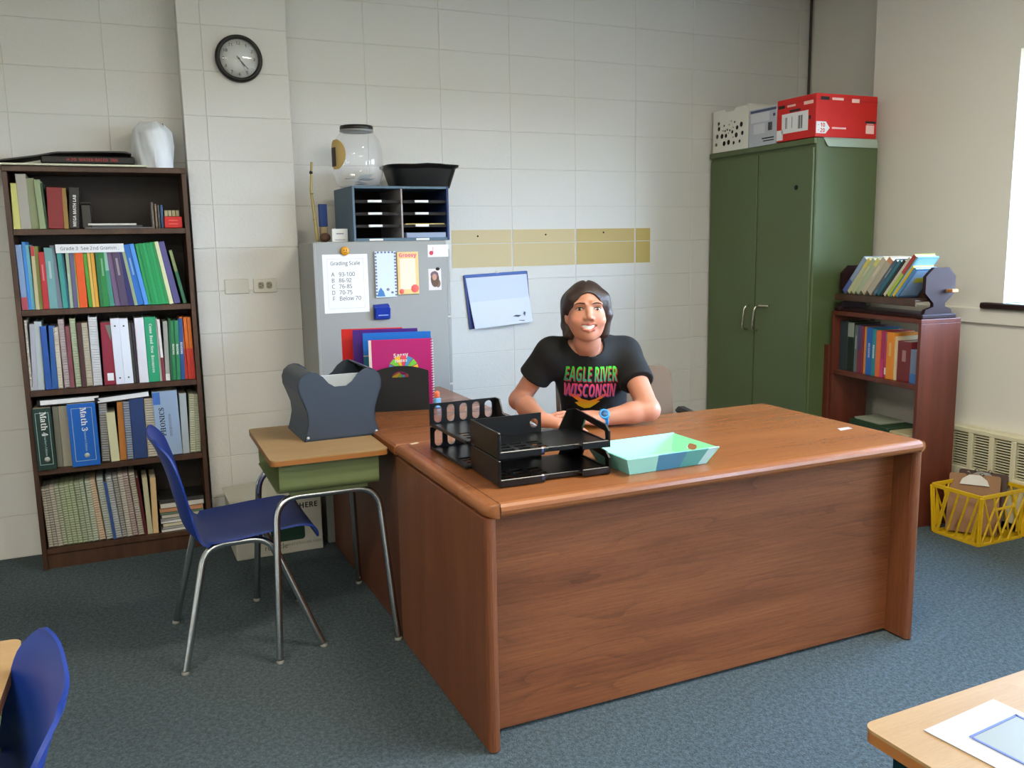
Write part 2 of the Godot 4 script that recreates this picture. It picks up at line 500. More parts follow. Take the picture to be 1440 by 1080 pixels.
func teacher_desk():
	var t := thing("teacher_desk", "large L-shaped brown wood-grain teacher's desk with rounded edges", "desk", Vector3(0.881, 0, 1.69))
	var H := 0.744; var W := 1.683; var D := 0.838; var T := 0.042
	var px := Transform3D(Basis(Vector3(0, 0, -1), Vector3(0, 1, 0), Vector3(1, 0, 0)), Vector3.ZERO)   # profile x -> -z, run -> x
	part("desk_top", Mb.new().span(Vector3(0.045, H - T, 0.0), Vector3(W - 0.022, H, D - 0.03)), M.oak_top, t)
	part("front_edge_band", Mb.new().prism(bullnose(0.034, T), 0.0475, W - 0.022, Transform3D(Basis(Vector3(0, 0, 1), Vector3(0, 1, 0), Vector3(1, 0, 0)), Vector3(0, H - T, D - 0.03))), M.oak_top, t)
	# left end cap, rounded on its outer side and at its corner, with a dark seam against the top
	var lc := Mb.new()
	lc.smooth(0)
	var prof := []
	for i in 9:
		var a := PI / 2 + PI * i / 8
		prof.append(Vector2(0.021 + cos(a) * 0.021, H - T / 2 + sin(a) * T / 2))
	var run := []
	for z in [0.0, D - 0.05]: run.append([z, 0.0])
	var rows := []
	rows.append(_cap_row(prof, 0.0, 0.0)); rows.append(_cap_row(prof, D - 0.045, 0.0))
	for i in range(1, 7):
		var a := PI / 2 * i / 6.0
		rows.append(_cap_row(prof, D - 0.045 + sin(a) * 0.045, (1 - cos(a)) * 0.04))
	for r in rows.size() - 1:
		for i in prof.size() - 1:
			lc.quad(rows[r][i], rows[r][i + 1], rows[r + 1][i + 1], rows[r + 1][i])
	lc.flat()
	lc.quad(Vector3(0.021, H, 0), Vector3(0.021, H, D - 0.045), Vector3(0.0445, H, D - 0.045), Vector3(0.0445, H, 0))
	var n := rows.size() - 1
	for k in [0, prof.size() - 1]:
		var yy: float = prof[k].y
		var hub := Vector3(0.0445, yy, D - 0.045)
		for r in range(1, n + 1):
			var e: Vector3 = rows[r + 1][k] if r < n else Vector3(0.0445, yy, D)
			if k == 0: lc.tri(hub, rows[r][k], e)
			else: lc.tri(hub, e, rows[r][k])
	for i in prof.size() - 1:
		lc.quad(rows[n][i + 1], Vector3(0.0445, prof[i + 1].y, D), Vector3(0.0445, prof[i].y, D), rows[n][i])
	lc.quad(Vector3(0.021, H - T, D - 0.045), Vector3(0.021, H - T, 0), Vector3(0.0445, H - T, 0), Vector3(0.0445, H - T, D - 0.045))
	part("end_edge_band", lc, M.oak_top, t)
	part("edge_band_seam", Mb.new().span(Vector3(0.0444, H - T, 0.0), Vector3(0.0458, H + 0.0004, D + 0.001)), mat("seam", Color(0.08, 0.035, 0.02), 0.6), t)
	part("right_edge_band", Mb.new().prism(bullnose(0.022, T), -0.0, D - 0.005, Transform3D(Basis(Vector3(1, 0, 0), Vector3(0, 1, 0), Vector3(0, 0, 1)), Vector3(W - 0.022, H - T, 0))), M.oak_top, t)
	# end panels with rounded front posts, modesty panel
	for s in 2:
		var x0: float = [0.003, W - 0.042][s]
		var pn := Mb.new().span(Vector3(x0, 0.005, 0.0), Vector3(x0 + 0.036, H - T, D - 0.024), 0.002)
		part("end_panel", pn, M.oak_upright, t)
		var o := PackedVector2Array()
		for i in 9:
			var a := -PI / 2 + PI * i / 8
			o.append(Vector2(x0 + 0.018 + sin(a) * 0.018, D - 0.024 + cos(a) * 0.016))
		part("rounded_post", Mb.new().prism(o, -(H - T), -0.005, Transform3D(Basis(Vector3(1, 0, 0), Vector3(0, 0, 1), Vector3(0, -1, 0)), Vector3.ZERO)), M.oak_upright, t)
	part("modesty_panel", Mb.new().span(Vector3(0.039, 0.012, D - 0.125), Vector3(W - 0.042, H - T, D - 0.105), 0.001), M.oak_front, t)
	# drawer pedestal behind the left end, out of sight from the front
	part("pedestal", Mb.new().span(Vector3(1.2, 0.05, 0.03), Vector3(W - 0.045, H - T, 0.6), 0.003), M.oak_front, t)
	# return wing running back along the left
	part("return_top", Mb.new().span(Vector3(0.0, H - T, -1.17), Vector3(0.60, H, -0.001), 0.008), M.oak_top, t)
	part("return_panel", Mb.new().span(Vector3(0.022, 0.005, -1.15), Vector3(0.045, H - T, 0.0), 0.001), mat("return_brown", Color(0.36, 0.19, 0.105), 0.5), t)
	part("return_end_panel", Mb.new().span(Vector3(0.045, 0.005, -1.15), Vector3(0.59, H - T, -1.125), 0.001), M.oak_upright, t)
	part("return_pedestal", Mb.new().span(Vector3(0.05, 0.05, -1.12), Vector3(0.57, H - T, -0.62), 0.003), M.oak_front, t)

func _cap_row(prof: Array, z: float, shrink: float) -> Array:
	var r := []
	for p in prof: r.append(Vector3(p.x + shrink * (1.0 - p.x / 0.042) + (0.0 if shrink == 0.0 else 0.0), p.y, z))
	return r

func filing_cabinet():
	var t := thing("filing_cabinet", "grey metal filing cabinet turned sideways, covered with magnets and papers", "filing cabinet", Vector3(0.88, 0, 0.03))
	var W := 0.685; var H := 1.472; var D := 0.46
	part("body", Mb.new().span(Vector3(0, 0, 0), Vector3(W - 0.02, H, D), 0.006), M.gunmetal, t)
	part("back_flange", Mb.new().span(Vector3(-0.002, 0.01, D - 0.03), Vector3(0.012, H - 0.004, D + 0.002), 0.002), M.gunmetal, t)
	for i in 4:
		var y := 0.06 + i * 0.345
		part("drawer", Mb.new().span(Vector3(W - 0.02, y, 0.012), Vector3(W, y + 0.335, D - 0.012), 0.004), M.gunmetal, t)
		part("drawer_pull", Mb.new().span(Vector3(W, y + 0.24, 0.16), Vector3(W + 0.022, y + 0.26, 0.30), 0.004), M.chrome, t)

func green_cabinet():
	# built facing +z, then turned to face the desk: local x runs along the world's z
	var t := thing("storage_cabinet", "tall olive green two-door metal cabinet in the far right corner", "cabinet", Vector3(3.5, 0, 0.47), -PI / 2)
	var W := 0.915; var H := 1.982; var D := 0.46
	part("carcass", Mb.new().span(Vector3(-W / 2, 0.0, -D), Vector3(W / 2, H, -0.014), 0.006), M.cabinet_green, t)
	for s in [-1, 1]:
		var a := 0.004 if s > 0 else -W / 2 + 0.012
		var b := W / 2 - 0.012 if s > 0 else -0.004
		var d := part("door", Mb.new().span(Vector3(a, 0.07, -0.018), Vector3(b, H - 0.05, -0.001), 0.003), M.cabinet_green, t)
		var hx := 0.015 if s < 0 else 0.05
		hx = -0.055 if s < 0 else 0.035
		part("handle", Mb.new().tube(bend([Vector3(hx + 0.01, 1.055, -0.002), Vector3(hx + 0.01, 1.052, 0.035), Vector3(hx - 0.004, 0.915, 0.038), Vector3(hx - 0.004, 0.91, -0.002)], 0.025), 0.0065, 8), mat("nickel", Color(0.82, 0.80, 0.74), 0.25, 1.0), d)
	part("handle_escutcheon", Mb.new().tube([Vector3(0.05, 1.058, 0.004), Vector3(0.135, 1.062, 0.004)], 0.007, 8), M.nickel, t)
	part("lock_hole", Mb.new().lathe([Vector2(0.013, 0), Vector2(0.013, 0.004), Vector2(0.0, 0.004)], 14, Transform3D(Basis(Vector3(1, 0, 0), PI / 2), Vector3(0.325, 1.727, -0.001))), M.dark_gap, t)
	part("top_lip", Mb.new().span(Vector3(-W / 2, H - 0.032, -0.014), Vector3(W / 2, H, 0.003), 0.004), M.cabinet_green, t)

func shelf_unit(t: Node3D, W: float, H: float, D: float, ys: Array, T: float, m: Material, back: Material, kick: float, top_over := 0.0):
	# front at z = 0, x centred; ys are the undersides of the shelves
	for s in [-1, 1]:
		part("side_panel", Mb.new().span(Vector3(s * W / 2, 0, -D), Vector3(s * (W / 2 - 0.02), H - T, 0), 0.0015), m, t)
	part("top_panel", Mb.new().span(Vector3(-W / 2 - top_over, H - T, -D), Vector3(W / 2 + top_over, H, top_over), 0.002), m, t)
	if back: part("back_panel", Mb.new().span(Vector3(-W / 2 + 0.02, 0.02, -D), Vector3(W / 2 - 0.02, H - T, -D + 0.006)), back, t)
	for y in ys:
		part("shelf", Mb.new().span(Vector3(-W / 2 + 0.02, y, -D + 0.006), Vector3(W / 2 - 0.02, y + T, -0.004), 0.0015), m, t)
	if kick > 0.0: part("kick_board", Mb.new().span(Vector3(-W / 2 + 0.02, 0, -0.03), Vector3(W / 2 - 0.02, kick, -0.015)), m, t)

func tall_bookcase():
	var t := thing("tall_bookcase", "tall dark brown bookcase crammed with books against the left wall", "bookcase", Vector3(-0.012, 0, 0.254))
	shelf_unit(t, 0.745, 1.82, 0.245, [1.523, 1.171, 0.809, 0.447, 0.072], 0.025, M.walnut, mat("bookcase_back", Color(0.12, 0.075, 0.055), 0.6), 0.072)

func short_bookcase():
	var t := thing("short_bookcase", "short reddish brown bookcase beside the green cabinet", "bookcase", Vector3(3.598, 0, 1.29), -1.69)
	shelf_unit(t, 0.67, 1.05, 0.24, [0.70, 0.06], 0.022, M.cherry, null, 0.06)
	# loose board standing between bookcase and cabinet
	var b := single("loose_board", Mb.new().box(Vector3(0, 0.43, 0), Vector3(0.018, 0.86, 0.05), 0.002), M.cherry, "narrow dark red board standing between the green cabinet and short bookcase", "board", Vector3(3.63, 0, 0.94), 0.0)

# ---------------------------------------------------------------- student furniture
func shell_point(u: float, v: float) -> Vector3:
	# a one-piece moulded seat: v runs from the seat's front edge over the bend to the top of the back
	var prof := [[0.0, 0.258, 0.405], [0.035, 0.253, 0.432], [0.1, 0.215, 0.447], [0.25, 0.09, 0.441], [0.4, -0.05, 0.43], [0.5, -0.135, 0.436], [0.58, -0.185, 0.475], [0.68, -0.208, 0.56], [0.82, -0.232, 0.675], [0.93, -0.262, 0.77], [1.0, -0.285, 0.815]]
	var x := 0.0; var y := 0.0
	for i in range(1, prof.size()):
		if v <= prof[i][0]:
			var k: float = (v - prof[i - 1][0]) / float(prof[i][0] - prof[i - 1][0])
			var p0: Array = prof[maxi(i - 2, 0)]; var p1: Array = prof[i - 1]; var p2: Array = prof[i]; var p3: Array = prof[mini(i + 1, prof.size() - 1)]
			x = cubic_interpolate(p1[1], p2[1], p0[1], p3[1], k); y = cubic_interpolate(p1[2], p2[2], p0[2], p3[2], k)
			break
	var s := u * 2.0 - 1.0
	var half := lerp_table([[0.0, 0.185], [0.1, 0.205], [0.4, 0.215], [0.55, 0.2], [0.68, 0.19], [0.85, 0.21], [0.93, 0.205], [0.975, 0.18], [1.0, 0.15]], v)
	var edge := pow(absf(s), 3.0)
	if v < 0.5: y += edge * 0.022 * smoothstep(0.0, 0.15, v) * (1.0 - smoothstep(0.4, 0.5, v) * 0.3)
	x += edge * 0.035 * smoothstep(0.45, 0.62, v) * (1.0 - smoothstep(0.9, 1.0, v) * 0.5)
	return Vector3(x, y, -s * half)

func make_chair(label: String) -> Node3D:   # faces +x
	var t := thing("school_chair", label, "chair", Vector3.ZERO, 0.0, "")
	part("seat_shell", Mb.new().grid(shell_point, 16, 48, 0.007), M.chair_blue, t)
	for s in [-1, 1]:
		var zt: float = s * 0.165; var zb: float = s * 0.232
		part("leg_frame", Mb.new().tube(bend([Vector3(-0.232, 0.012, zb), Vector3(-0.135, 0.425, zt), Vector3(0.085, 0.425, zt), Vector3(0.242, 0.012, zb)], 0.07, 7), 0.0125, 12), M.chrome, t)
		for x in [-0.235, 0.245]:
			part("foot_glide", Mb.new().lathe([Vector2(0.0, 0), Vector2(0.0125, 0.0), Vector2(0.0138, 0.004), Vector2(0.0130, 0.012)], 12, Transform3D(Basis.IDENTITY, Vector3(x, 0, zb))), mat("glide", Color(0.62, 0.62, 0.60), 0.4), t)
	part("cross_brace", Mb.new().tube([Vector3(-0.08, 0.416, -0.165), Vector3(-0.08, 0.416, 0.165)], 0.009, 8), M.chrome, t)
	part("cross_brace", Mb.new().tube([Vector3(0.06, 0.419, -0.165), Vector3(0.06, 0.419, 0.165)], 0.009, 8), M.chrome, t)
	return t

func rounded_slab(w: float, d: float, r: float, y0: float, y1: float) -> Mb:   # lies flat
	return Mb.new().prism(round_rect(w, d, r, 6), y0, y1, Transform3D(Basis(Vector3(1, 0, 0), Vector3(0, 0, -1), Vector3(0, 1, 0)), Vector3.ZERO))

func make_desk(label: String, bin_color: Material, w: float, d: float) -> Node3D:   # open side faces -x
	var t := thing("student_desk", label, "desk")
	var H := 0.73
	var slab := func(y0, y1, g): return rounded_slab(w - g, d - g, 0.02, y0, y1)
	part("top", slab.call(H - 0.005, H, 0.0), M.maple_top, t)
	part("edge_band", slab.call(H - 0.022, H - 0.0052, 0.001), M.maple_edge, t)
	# pressed steel book box, open at the side of the sitter
	var y0 := H - 0.135; var y1 := H - 0.0225; var hw := w / 2 - 0.03; var hd := d / 2 - 0.035
	var bx := Mb.new()
	var out := PackedVector2Array([Vector2(-hd, y1), Vector2(-hd, y0 + 0.03)])
	for i in 6:
		var a := PI + PI / 2 * i / 5.0
		out.append(Vector2(-hd + 0.03 + cos(a) * 0.03, y0 + 0.03 + sin(a) * 0.03))
	for i in 6:
		var a := -PI / 2 + PI / 2 * i / 5.0
		out.append(Vector2(hd - 0.03 + cos(a) * 0.03, y0 + 0.03 + sin(a) * 0.03))
	out.append(Vector2(hd, y1))
	bx.smooth(0)
	for i in out.size() - 1:
		var a: Vector2 = out[i]; var b: Vector2 = out[i + 1]
		bx.quad(Vector3(-hw, a.y, -a.x), Vector3(hw, a.y, -a.x), Vector3(hw, b.y, -b.x), Vector3(-hw, b.y, -b.x))
	bx.prism(out, -0.001, 0.001, Transform3D(Basis(Vector3(0, 0, -1), Vector3(0, 1, 0), Vector3(1, 0, 0)), Vector3(hw, 0, 0)))
	bx.box(Vector3(-hw, y0 + 0.003, 0), Vector3(0.012, 0.006, hd * 2 - 0.06))
	part("book_box", bx, bin_color, t)
	part("support_rail", Mb.new().span(Vector3(-hw * 0.78, y0 - 0.014, hd - 0.075), Vector3(hw * 0.8, y0 + 0.002, hd - 0.03), 0.002), bin_color, t)
	part("support_rail", Mb.new().span(Vector3(-hw * 0.78, y0 - 0.014, -hd + 0.03), Vector3(hw * 0.8, y0 + 0.002, -hd + 0.075), 0.002), bin_color, t)
	for s in [-1, 1]:
		var z: float = s * (hd - 0.045)
		part("leg_frame", Mb.new().tube(bend([Vector3(-0.217, 0.014, s * (d / 2 + 0.005)), Vector3(-0.186, y0 - 0.02, z), Vector3(0.182, y0 - 0.022, z), Vector3(0.214, 0.014, s * (d / 2 + 0.005))], 0.085, 8), 0.0125, 12), M.chrome, t)
		for x in [-0.217, 0.214]:
			part("foot_glide", Mb.new().lathe([Vector2(0.0, 0), Vector2(0.0125, 0.0), Vector2(0.0138, 0.004), Vector2(0.0130, 0.012)], 12, Transform3D(Basis.IDENTITY, Vector3(x, 0, s * (d / 2 + 0.005)))), mat("glide", Color(0.62, 0.62, 0.60), 0.4), t)
	return t

var chair_proto: Node3D
func student_furniture():
	var dk := make_desk("student desk with maple top and olive green book box, touching the teacher's desk", mat("bin_green", Color(0.43, 0.48, 0.32), 0.42), 0.415, 0.6)
	dk.position = Vector3(0.662, 0, 1.366); dk.rotation.y = deg_to_rad(-1.0)
	chair_proto = make_chair("blue moulded school chair tucked under the student desk")
	chair_proto.position = Vector3(0.363, 0, 1.372)

func near_furniture():
	var c = chair_proto.duplicate(); c.name = numbered("school_chair"); add_child(c)
	c.position = Vector3(-0.400, 0, 3.22); c.rotation.y = PI + 0.12
	c.set_meta("label", "blue school chair cut off at the lower left corner of the photo")
	var d := make_desk("maple-topped student desk at the left edge, cut off by the frame", mat("bin_green", Color(0.43, 0.48, 0.32), 0.42), 0.415, 0.6)
	d.position = Vector3(-0.428, 0, 3.14); d.rotation.y = PI - 0.05
	var e := make_desk("maple-topped student desk with teal book box in the lower right corner", mat("bin_teal", Color(0.10, 0.28, 0.33), 0.42), 0.62, 0.46)
	e.position = Vector3(1.285, 0, 3.995); e.rotation.y = 0.015
	# worksheet in a clear sleeve
	var s := thing("worksheet", "white printed worksheet in a clear plastic sleeve on the lower right desk", "paper", Vector3(1.135, 0.7305, 3.93), 0.09)
	part("sleeve", Mb.new().box(Vector3(0, 0.0006, 0.01), Vector3(0.17, 0.0008, 0.25)), mat("sleeve_white", Color(0.66, 0.67, 0.71), 0.4), s)
	part("sheet", Mb.new().box(Vector3(0.012, 0.0014, 0.03), Vector3(0.11, 0.0006, 0.2)), mat("sheet_grey", Color(0.48, 0.50, 0.48), 0.5), s)
	for k in [[-0.045, 0.03, 0.004, 0.19], [0.068, 0.03, 0.005, 0.2]]:
		part("printed_border", Mb.new().box(Vector3(k[0], 0.002, k[1]), Vector3(k[2], 0.0006, k[3])), mat("border_blue", Color(0.25, 0.32, 0.62), 0.5), s)
	part("printed_border", Mb.new().box(Vector3(0.012, 0.002, -0.068), Vector3(0.115, 0.0006, 0.004)), M.border_blue, s)
	part("highlight_stripe", Mb.new().box(Vector3(0.079, 0.002, 0.04), Vector3(0.012, 0.0006, 0.17)), mat("hi_yellow", Color(0.72, 0.73, 0.35), 0.5), s)

func office_chair():
	var t := thing("office_chair", "tan upholstered armchair with dark arms behind the seated woman", "chair", Vector3(2.07, 0, 1.22), deg_to_rad(-14))
	var tan_ := mat("chair_tan", Color(0.50, 0.42, 0.35), 0.9)
	var back := Mb.new().prism(round_rect(0.54, 0.48, 0.06, 6), -0.04, 0.04, Transform3D(Basis(Vector3(1, 0, 0), -0.14), Vector3(0.02, 0.635, -0.03)))
	part("backrest", back, tan_, t)
	part("seat", Mb.new().box(Vector3(0, 0.44, 0.24), Vector3(0.52, 0.09, 0.5), 0.03), tan_, t)
	for s in [-1, 1]:
		part("armrest", Mb.new().box(Vector3(s * 0.33, 0.665, 0.17), Vector3(0.055, 0.035, 0.36), 0.014), mat("arm_dark", Color(0.13, 0.11, 0.11), 0.5), t)
		part("arm_post", Mb.new().tube(bend([Vector3(s * 0.33, 0.65, 0.2), Vector3(s * 0.33, 0.42, 0.2), Vector3(s * 0.2, 0.39, 0.2)], 0.05), 0.015, 10), M.arm_dark, t)
	part("column", Mb.new().tube([Vector3(0, 0.1, 0.22), Vector3(0, 0.4, 0.22)], 0.028, 12), M.arm_dark, t)
	for k in 5:
		var a := TAU * k / 5 + 0.3
		var e := Vector3(sin(a) * 0.29, 0.065, 0.22 + cos(a) * 0.29)
		part("base_spoke", Mb.new().tube([Vector3(0, 0.11, 0.22), e], 0.018, 8), M.arm_dark, t)
		part("caster", Mb.new().lathe([Vector2(0, -0.012), Vector2(0.026, -0.012), Vector2(0.026, 0.012), Vector2(0, 0.012)], 14, Transform3D(Basis(Vector3(0, 0, 1), PI / 2), e - Vector3(0, 0.038, 0))), M.matt_black, t)

func heater():
	var t := thing("wall_heater", "cream metal wall heater with slotted grilles under the window", "heater", Vector3(3.95, 0, 0))
	var z0 := 1.46; var z1 := 7.9
	# the cabinet, with a recessed band for the grilles
	part("casing", Mb.new().span(Vector3(0.0, 0.04, z0), Vector3(0.07, 0.265, z1), 0.004).span(Vector3(0.0, 0.445, z0), Vector3(0.07, 0.475, z1), 0.006), M.heater_cream, t)
	part("recess", Mb.new().span(Vector3(0.03, 0.26, z0 + 0.01), Vector3(0.068, 0.45, z1 - 0.01)), M.dark_gap, t)
	part("toe_recess", Mb.new().span(Vector3(0.03, 0.0, z0 + 0.01), Vector3(0.068, 0.045, z1 - 0.01)), M.dark_gap, t)
	part("divider", Mb.new().span(Vector3(0.0, 0.26, z0), Vector3(0.03, 0.45, z0 + 0.06), 0.002), M.heater_cream, t)
	var slats := Mb.new()
	for k in 13: slats.box(Vector3(0.012, 0.272 + k * 0.0138, 0.05), Vector3(0.014, 0.005, 0.086))
	var sm := slats.done()
	var dv := Mb.new().span(Vector3(0.0, 0.26, -0.013), Vector3(0.03, 0.45, 0.013), 0.002).done()
	var z := z0 + 0.06
	while z < 3.2:
		part("grille", sm, M.heater_cream, t, Vector3(0, 0, z))
		part("divider", dv, M.heater_cream, t, Vector3(0, 0, z + 0.105))
		z += 0.119
	part("far_cover", Mb.new().span(Vector3(0.004, 0.26, z), Vector3(0.03, 0.45, z1)), M.heater_cream, t)

# ---------------------------------------------------------------- the seated woman
class Field:   # a smooth union of tapered capsules and ellipsoids, some of them carved away
	var kind := PackedInt32Array()
	var a := PackedVector3Array(); var b := PackedVector3Array()
	var r := PackedFloat32Array(); var s := PackedFloat32Array(); var k := PackedFloat32Array()
	var bases: Array[Basis] = []
	func cap(p: Vector3, q: Vector3, r1: float, r2: float, blend := 0.02) -> Field:
		kind.append(0); a.append(p); b.append(q - p); r.append(r1); s.append(r2); k.append(blend); bases.append(Basis.IDENTITY); return self
	func ell(c: Vector3, rad: Vector3, blend := 0.02, x := Basis.IDENTITY) -> Field:
		kind.append(1); a.append(c); b.append(rad); r.append(0); s.append(0); k.append(blend); bases.append(x.transposed()); return self
	func carve(c: Vector3, rad: Vector3, blend := 0.01, x := Basis.IDENTITY) -> Field:
		ell(c, rad, blend, x); kind[kind.size() - 1] = 2; return self
	func plane(c: Vector3, n: Vector3, blend := 0.004) -> Field:          # keeps what lies behind the plane
		kind.append(3); a.append(c); b.append(n.normalized()); r.append(0); s.append(0); k.append(blend); bases.append(Basis.IDENTITY); return self
	func at(p: Vector3) -> float:
		var d := 1000.0
		for i in kind.size():
			var e: float
			var t := kind[i]
			if t == 0:
				var pa := p - a[i]; var ba := b[i]
				var h := clampf(pa.dot(ba) / maxf(ba.length_squared(), 1e-9), 0.0, 1.0)
				e = (pa - ba * h).length() - lerpf(r[i], s[i], h)
			elif t == 3:
				e = -(p - a[i]).dot(b[i])
			else:
				var q := bases[i] * (p - a[i]); var rad := b[i]
				var k0 := Vector3(q.x / rad.x, q.y / rad.y, q.z / rad.z); var l := k0.length()
				var k1 := Vector3(k0.x / rad.x, k0.y / rad.y, k0.z / rad.z).length()
				e = l * (l - 1.0) / maxf(k1, 1e-5) if l > 0.02 else -minf(rad.x, minf(rad.y, rad.z))
			var w := k[i]
			if t < 2:
				var h := maxf(w - absf(d - e), 0.0) / w
				d = minf(d, e) - h * h * w * 0.25
			else:
				var h := maxf(w - absf(d + e), 0.0) / w
				d = maxf(d, -e) + h * h * w * 0.25
		return d

class NetMesh:    # surface nets of several fields in one mesh
	var v := PackedVector3Array(); var n := PackedVector3Array(); var c := PackedColorArray(); var ix := PackedInt32Array()
	func add(f: Field, lo: Vector3, hi: Vector3, cell: float, x: Transform3D, tint: Callable):
		var sz := Vector3i(((hi - lo) / cell).ceil()) + Vector3i.ONE
		var nx := sz.x; var ny := sz.y; var nz := sz.z
		var g := PackedFloat32Array(); g.resize(nx * ny * nz)
		var bs := 5
		for bz in range(0, nz, bs):
			for by in range(0, ny, bs):
				for bx in range(0, nx, bs):
					var m := f.at(lo + Vector3(bx + bs * 0.5, by + bs * 0.5, bz + bs * 0.5) * cell)
					var far := absf(m) > bs * cell * 1.5
					for z in range(bz, mini(bz + bs, nz)):
						for y in range(by, mini(by + bs, ny)):
							var o := (z * ny + y) * nx
							for xx in range(bx, mini(bx + bs, nx)):
								g[o + xx] = m if far else f.at(lo + Vector3(xx, y, z) * cell)
		var id := {}
		var cor := [0, 1, nx, nx + 1, nx * ny, nx * ny + 1, nx * ny + nx, nx * ny + nx + 1]
		for z in nz - 1:
			for y in ny - 1:
				for xx in nx - 1:
					var o := (z * ny + y) * nx + xx
					var inside := 0
					for q in 8: inside += 1 if g[o + cor[q]] < 0.0 else 0
					if inside == 0 or inside == 8: continue
					var sum := Vector3.ZERO; var cnt := 0
					for e in [[0, 1], [2, 3], [4, 5], [6, 7], [0, 2], [1, 3], [4, 6], [5, 7], [0, 4], [1, 5], [2, 6], [3, 7]]:
						var va := g[o + cor[e[0]]]; var vb := g[o + cor[e[1]]]
						if (va < 0.0) == (vb < 0.0): continue
						var t := va / (va - vb)
						var pa := Vector3(e[0] & 1, (e[0] >> 1) & 1, e[0] >> 2); var pb := Vector3(e[1] & 1, (e[1] >> 1) & 1, e[1] >> 2)
						sum += pa.lerp(pb, t); cnt += 1
					var p := lo + (Vector3(xx, y, z) + sum / cnt) * cell
					var h := cell * 0.5
					var nn := Vector3(f.at(p + Vector3(h, 0, 0)) - f.at(p - Vector3(h, 0, 0)), f.at(p + Vector3(0, h, 0)) - f.at(p - Vector3(0, h, 0)), f.at(p + Vector3(0, 0, h)) - f.at(p - Vector3(0, 0, h))).normalized()
					id[o] = v.size()
					v.append(x * p); n.append((x.basis * nn).normalized()); c.append(tint.call(p))
		var st := [1, nx, nx * ny]
		for z in range(1, nz - 1):
			for y in range(1, ny - 1):
				for xx in range(1, nx - 1):
					var o := (z * ny + y) * nx + xx
					for ax in 3:
						var ina := g[o] < 0.0
						if ina == (g[o + st[ax]] < 0.0): continue
						var u: int = st[(ax + 1) % 3]; var w: int = st[(ax + 2) % 3]
						var q := [o - u - w, o - w, o, o - u]
						var ok := true
						for e in q: ok = ok and id.has(e)
						if not ok: continue
						var i0: int = id[q[0]]; var i1: int = id[q[1]]; var i2: int = id[q[2]]; var i3: int = id[q[3]]
						if ina: ix.append_array([i0, i2, i1, i0, i3, i2])
						else: ix.append_array([i0, i1, i2, i0, i2, i3])
	func done() -> ArrayMesh:
		var ar := []; ar.resize(Mesh.ARRAY_MAX)
		ar[Mesh.ARRAY_VERTEX] = v; ar[Mesh.ARRAY_NORMAL] = n; ar[Mesh.ARRAY_COLOR] = c; ar[Mesh.ARRAY_INDEX] = ix
		var m := ArrayMesh.new(); m.add_surface_from_arrays(Mesh.PRIMITIVE_TRIANGLES, ar)
		return m

func hand(f: Field, wrist: Vector3, dir: Vector3, up: Vector3, thumb: float, s: float, curl: Array, spread := 0.06):
	# thumb: +1 or -1, the side on which the thumb leaves the palm
	dir = dir.normalized(); var side := dir.cross(up).normalized() * thumb; up = side.cross(dir).normalized() * thumb
	var mc := [0.092, 0.094, 0.088, 0.078]; var off := [0.031, 0.010, -0.011, -0.030]
	var ph := [[0.042, 0.026, 0.021], [0.046, 0.029, 0.022], [0.043, 0.027, 0.021], [0.034, 0.020, 0.018]]
	for i in 4:
		var kn: Vector3 = wrist + (dir * mc[i] + side * off[i]) * s
		f.cap(wrist + side * off[i] * 0.45 * s, kn - dir * 0.006, 0.0165 * s, 0.0125 * s, 0.02)
	for i in 4:
		var p: Vector3 = wrist + (dir * mc[i] + side * off[i]) * s
		var ang := 0.0
		var fd := (dir + side * spread * (1.2 - i * 0.8)).normalized()
		for j in 3:
			ang += curl[i] * [0.55, 1.0, 0.7][j]
			var d := fd * cos(ang) - up * sin(ang)
			var q: Vector3 = p + d * ph[i][j] * s
			f.cap(p, q, (0.0098 - j * 0.001) * s, (0.0088 - j * 0.0011) * s, 0.004 if j > 0 else 0.008)
			p = q
	var t0 := wrist + (dir * 0.022 + side * 0.026) * s
	var t1 := t0 + (dir * 0.036 + side * 0.024 - up * 0.010) * s
	var t2 := t1 + (dir * 0.034 + side * 0.006 - up * 0.004) * s
	var t3 := t2 + (dir * 0.025 - side * 0.004) * s
	f.cap(t0, t1, 0.0165 * s, 0.0125 * s, 0.016); f.cap(t1, t2, 0.0115 * s, 0.0105 * s, 0.005); f.cap(t2, t3, 0.0105 * s, 0.0085 * s, 0.004)

func march(f: Field, p: Vector3, d: Vector3, reach := 0.4) -> Vector3:
	var t := 0.0
	for i in 80:
		var e := f.at(p + d * t)
		if e < 0.0003: break
		t += e * 0.7
		if t > reach: break
	return p + d * t

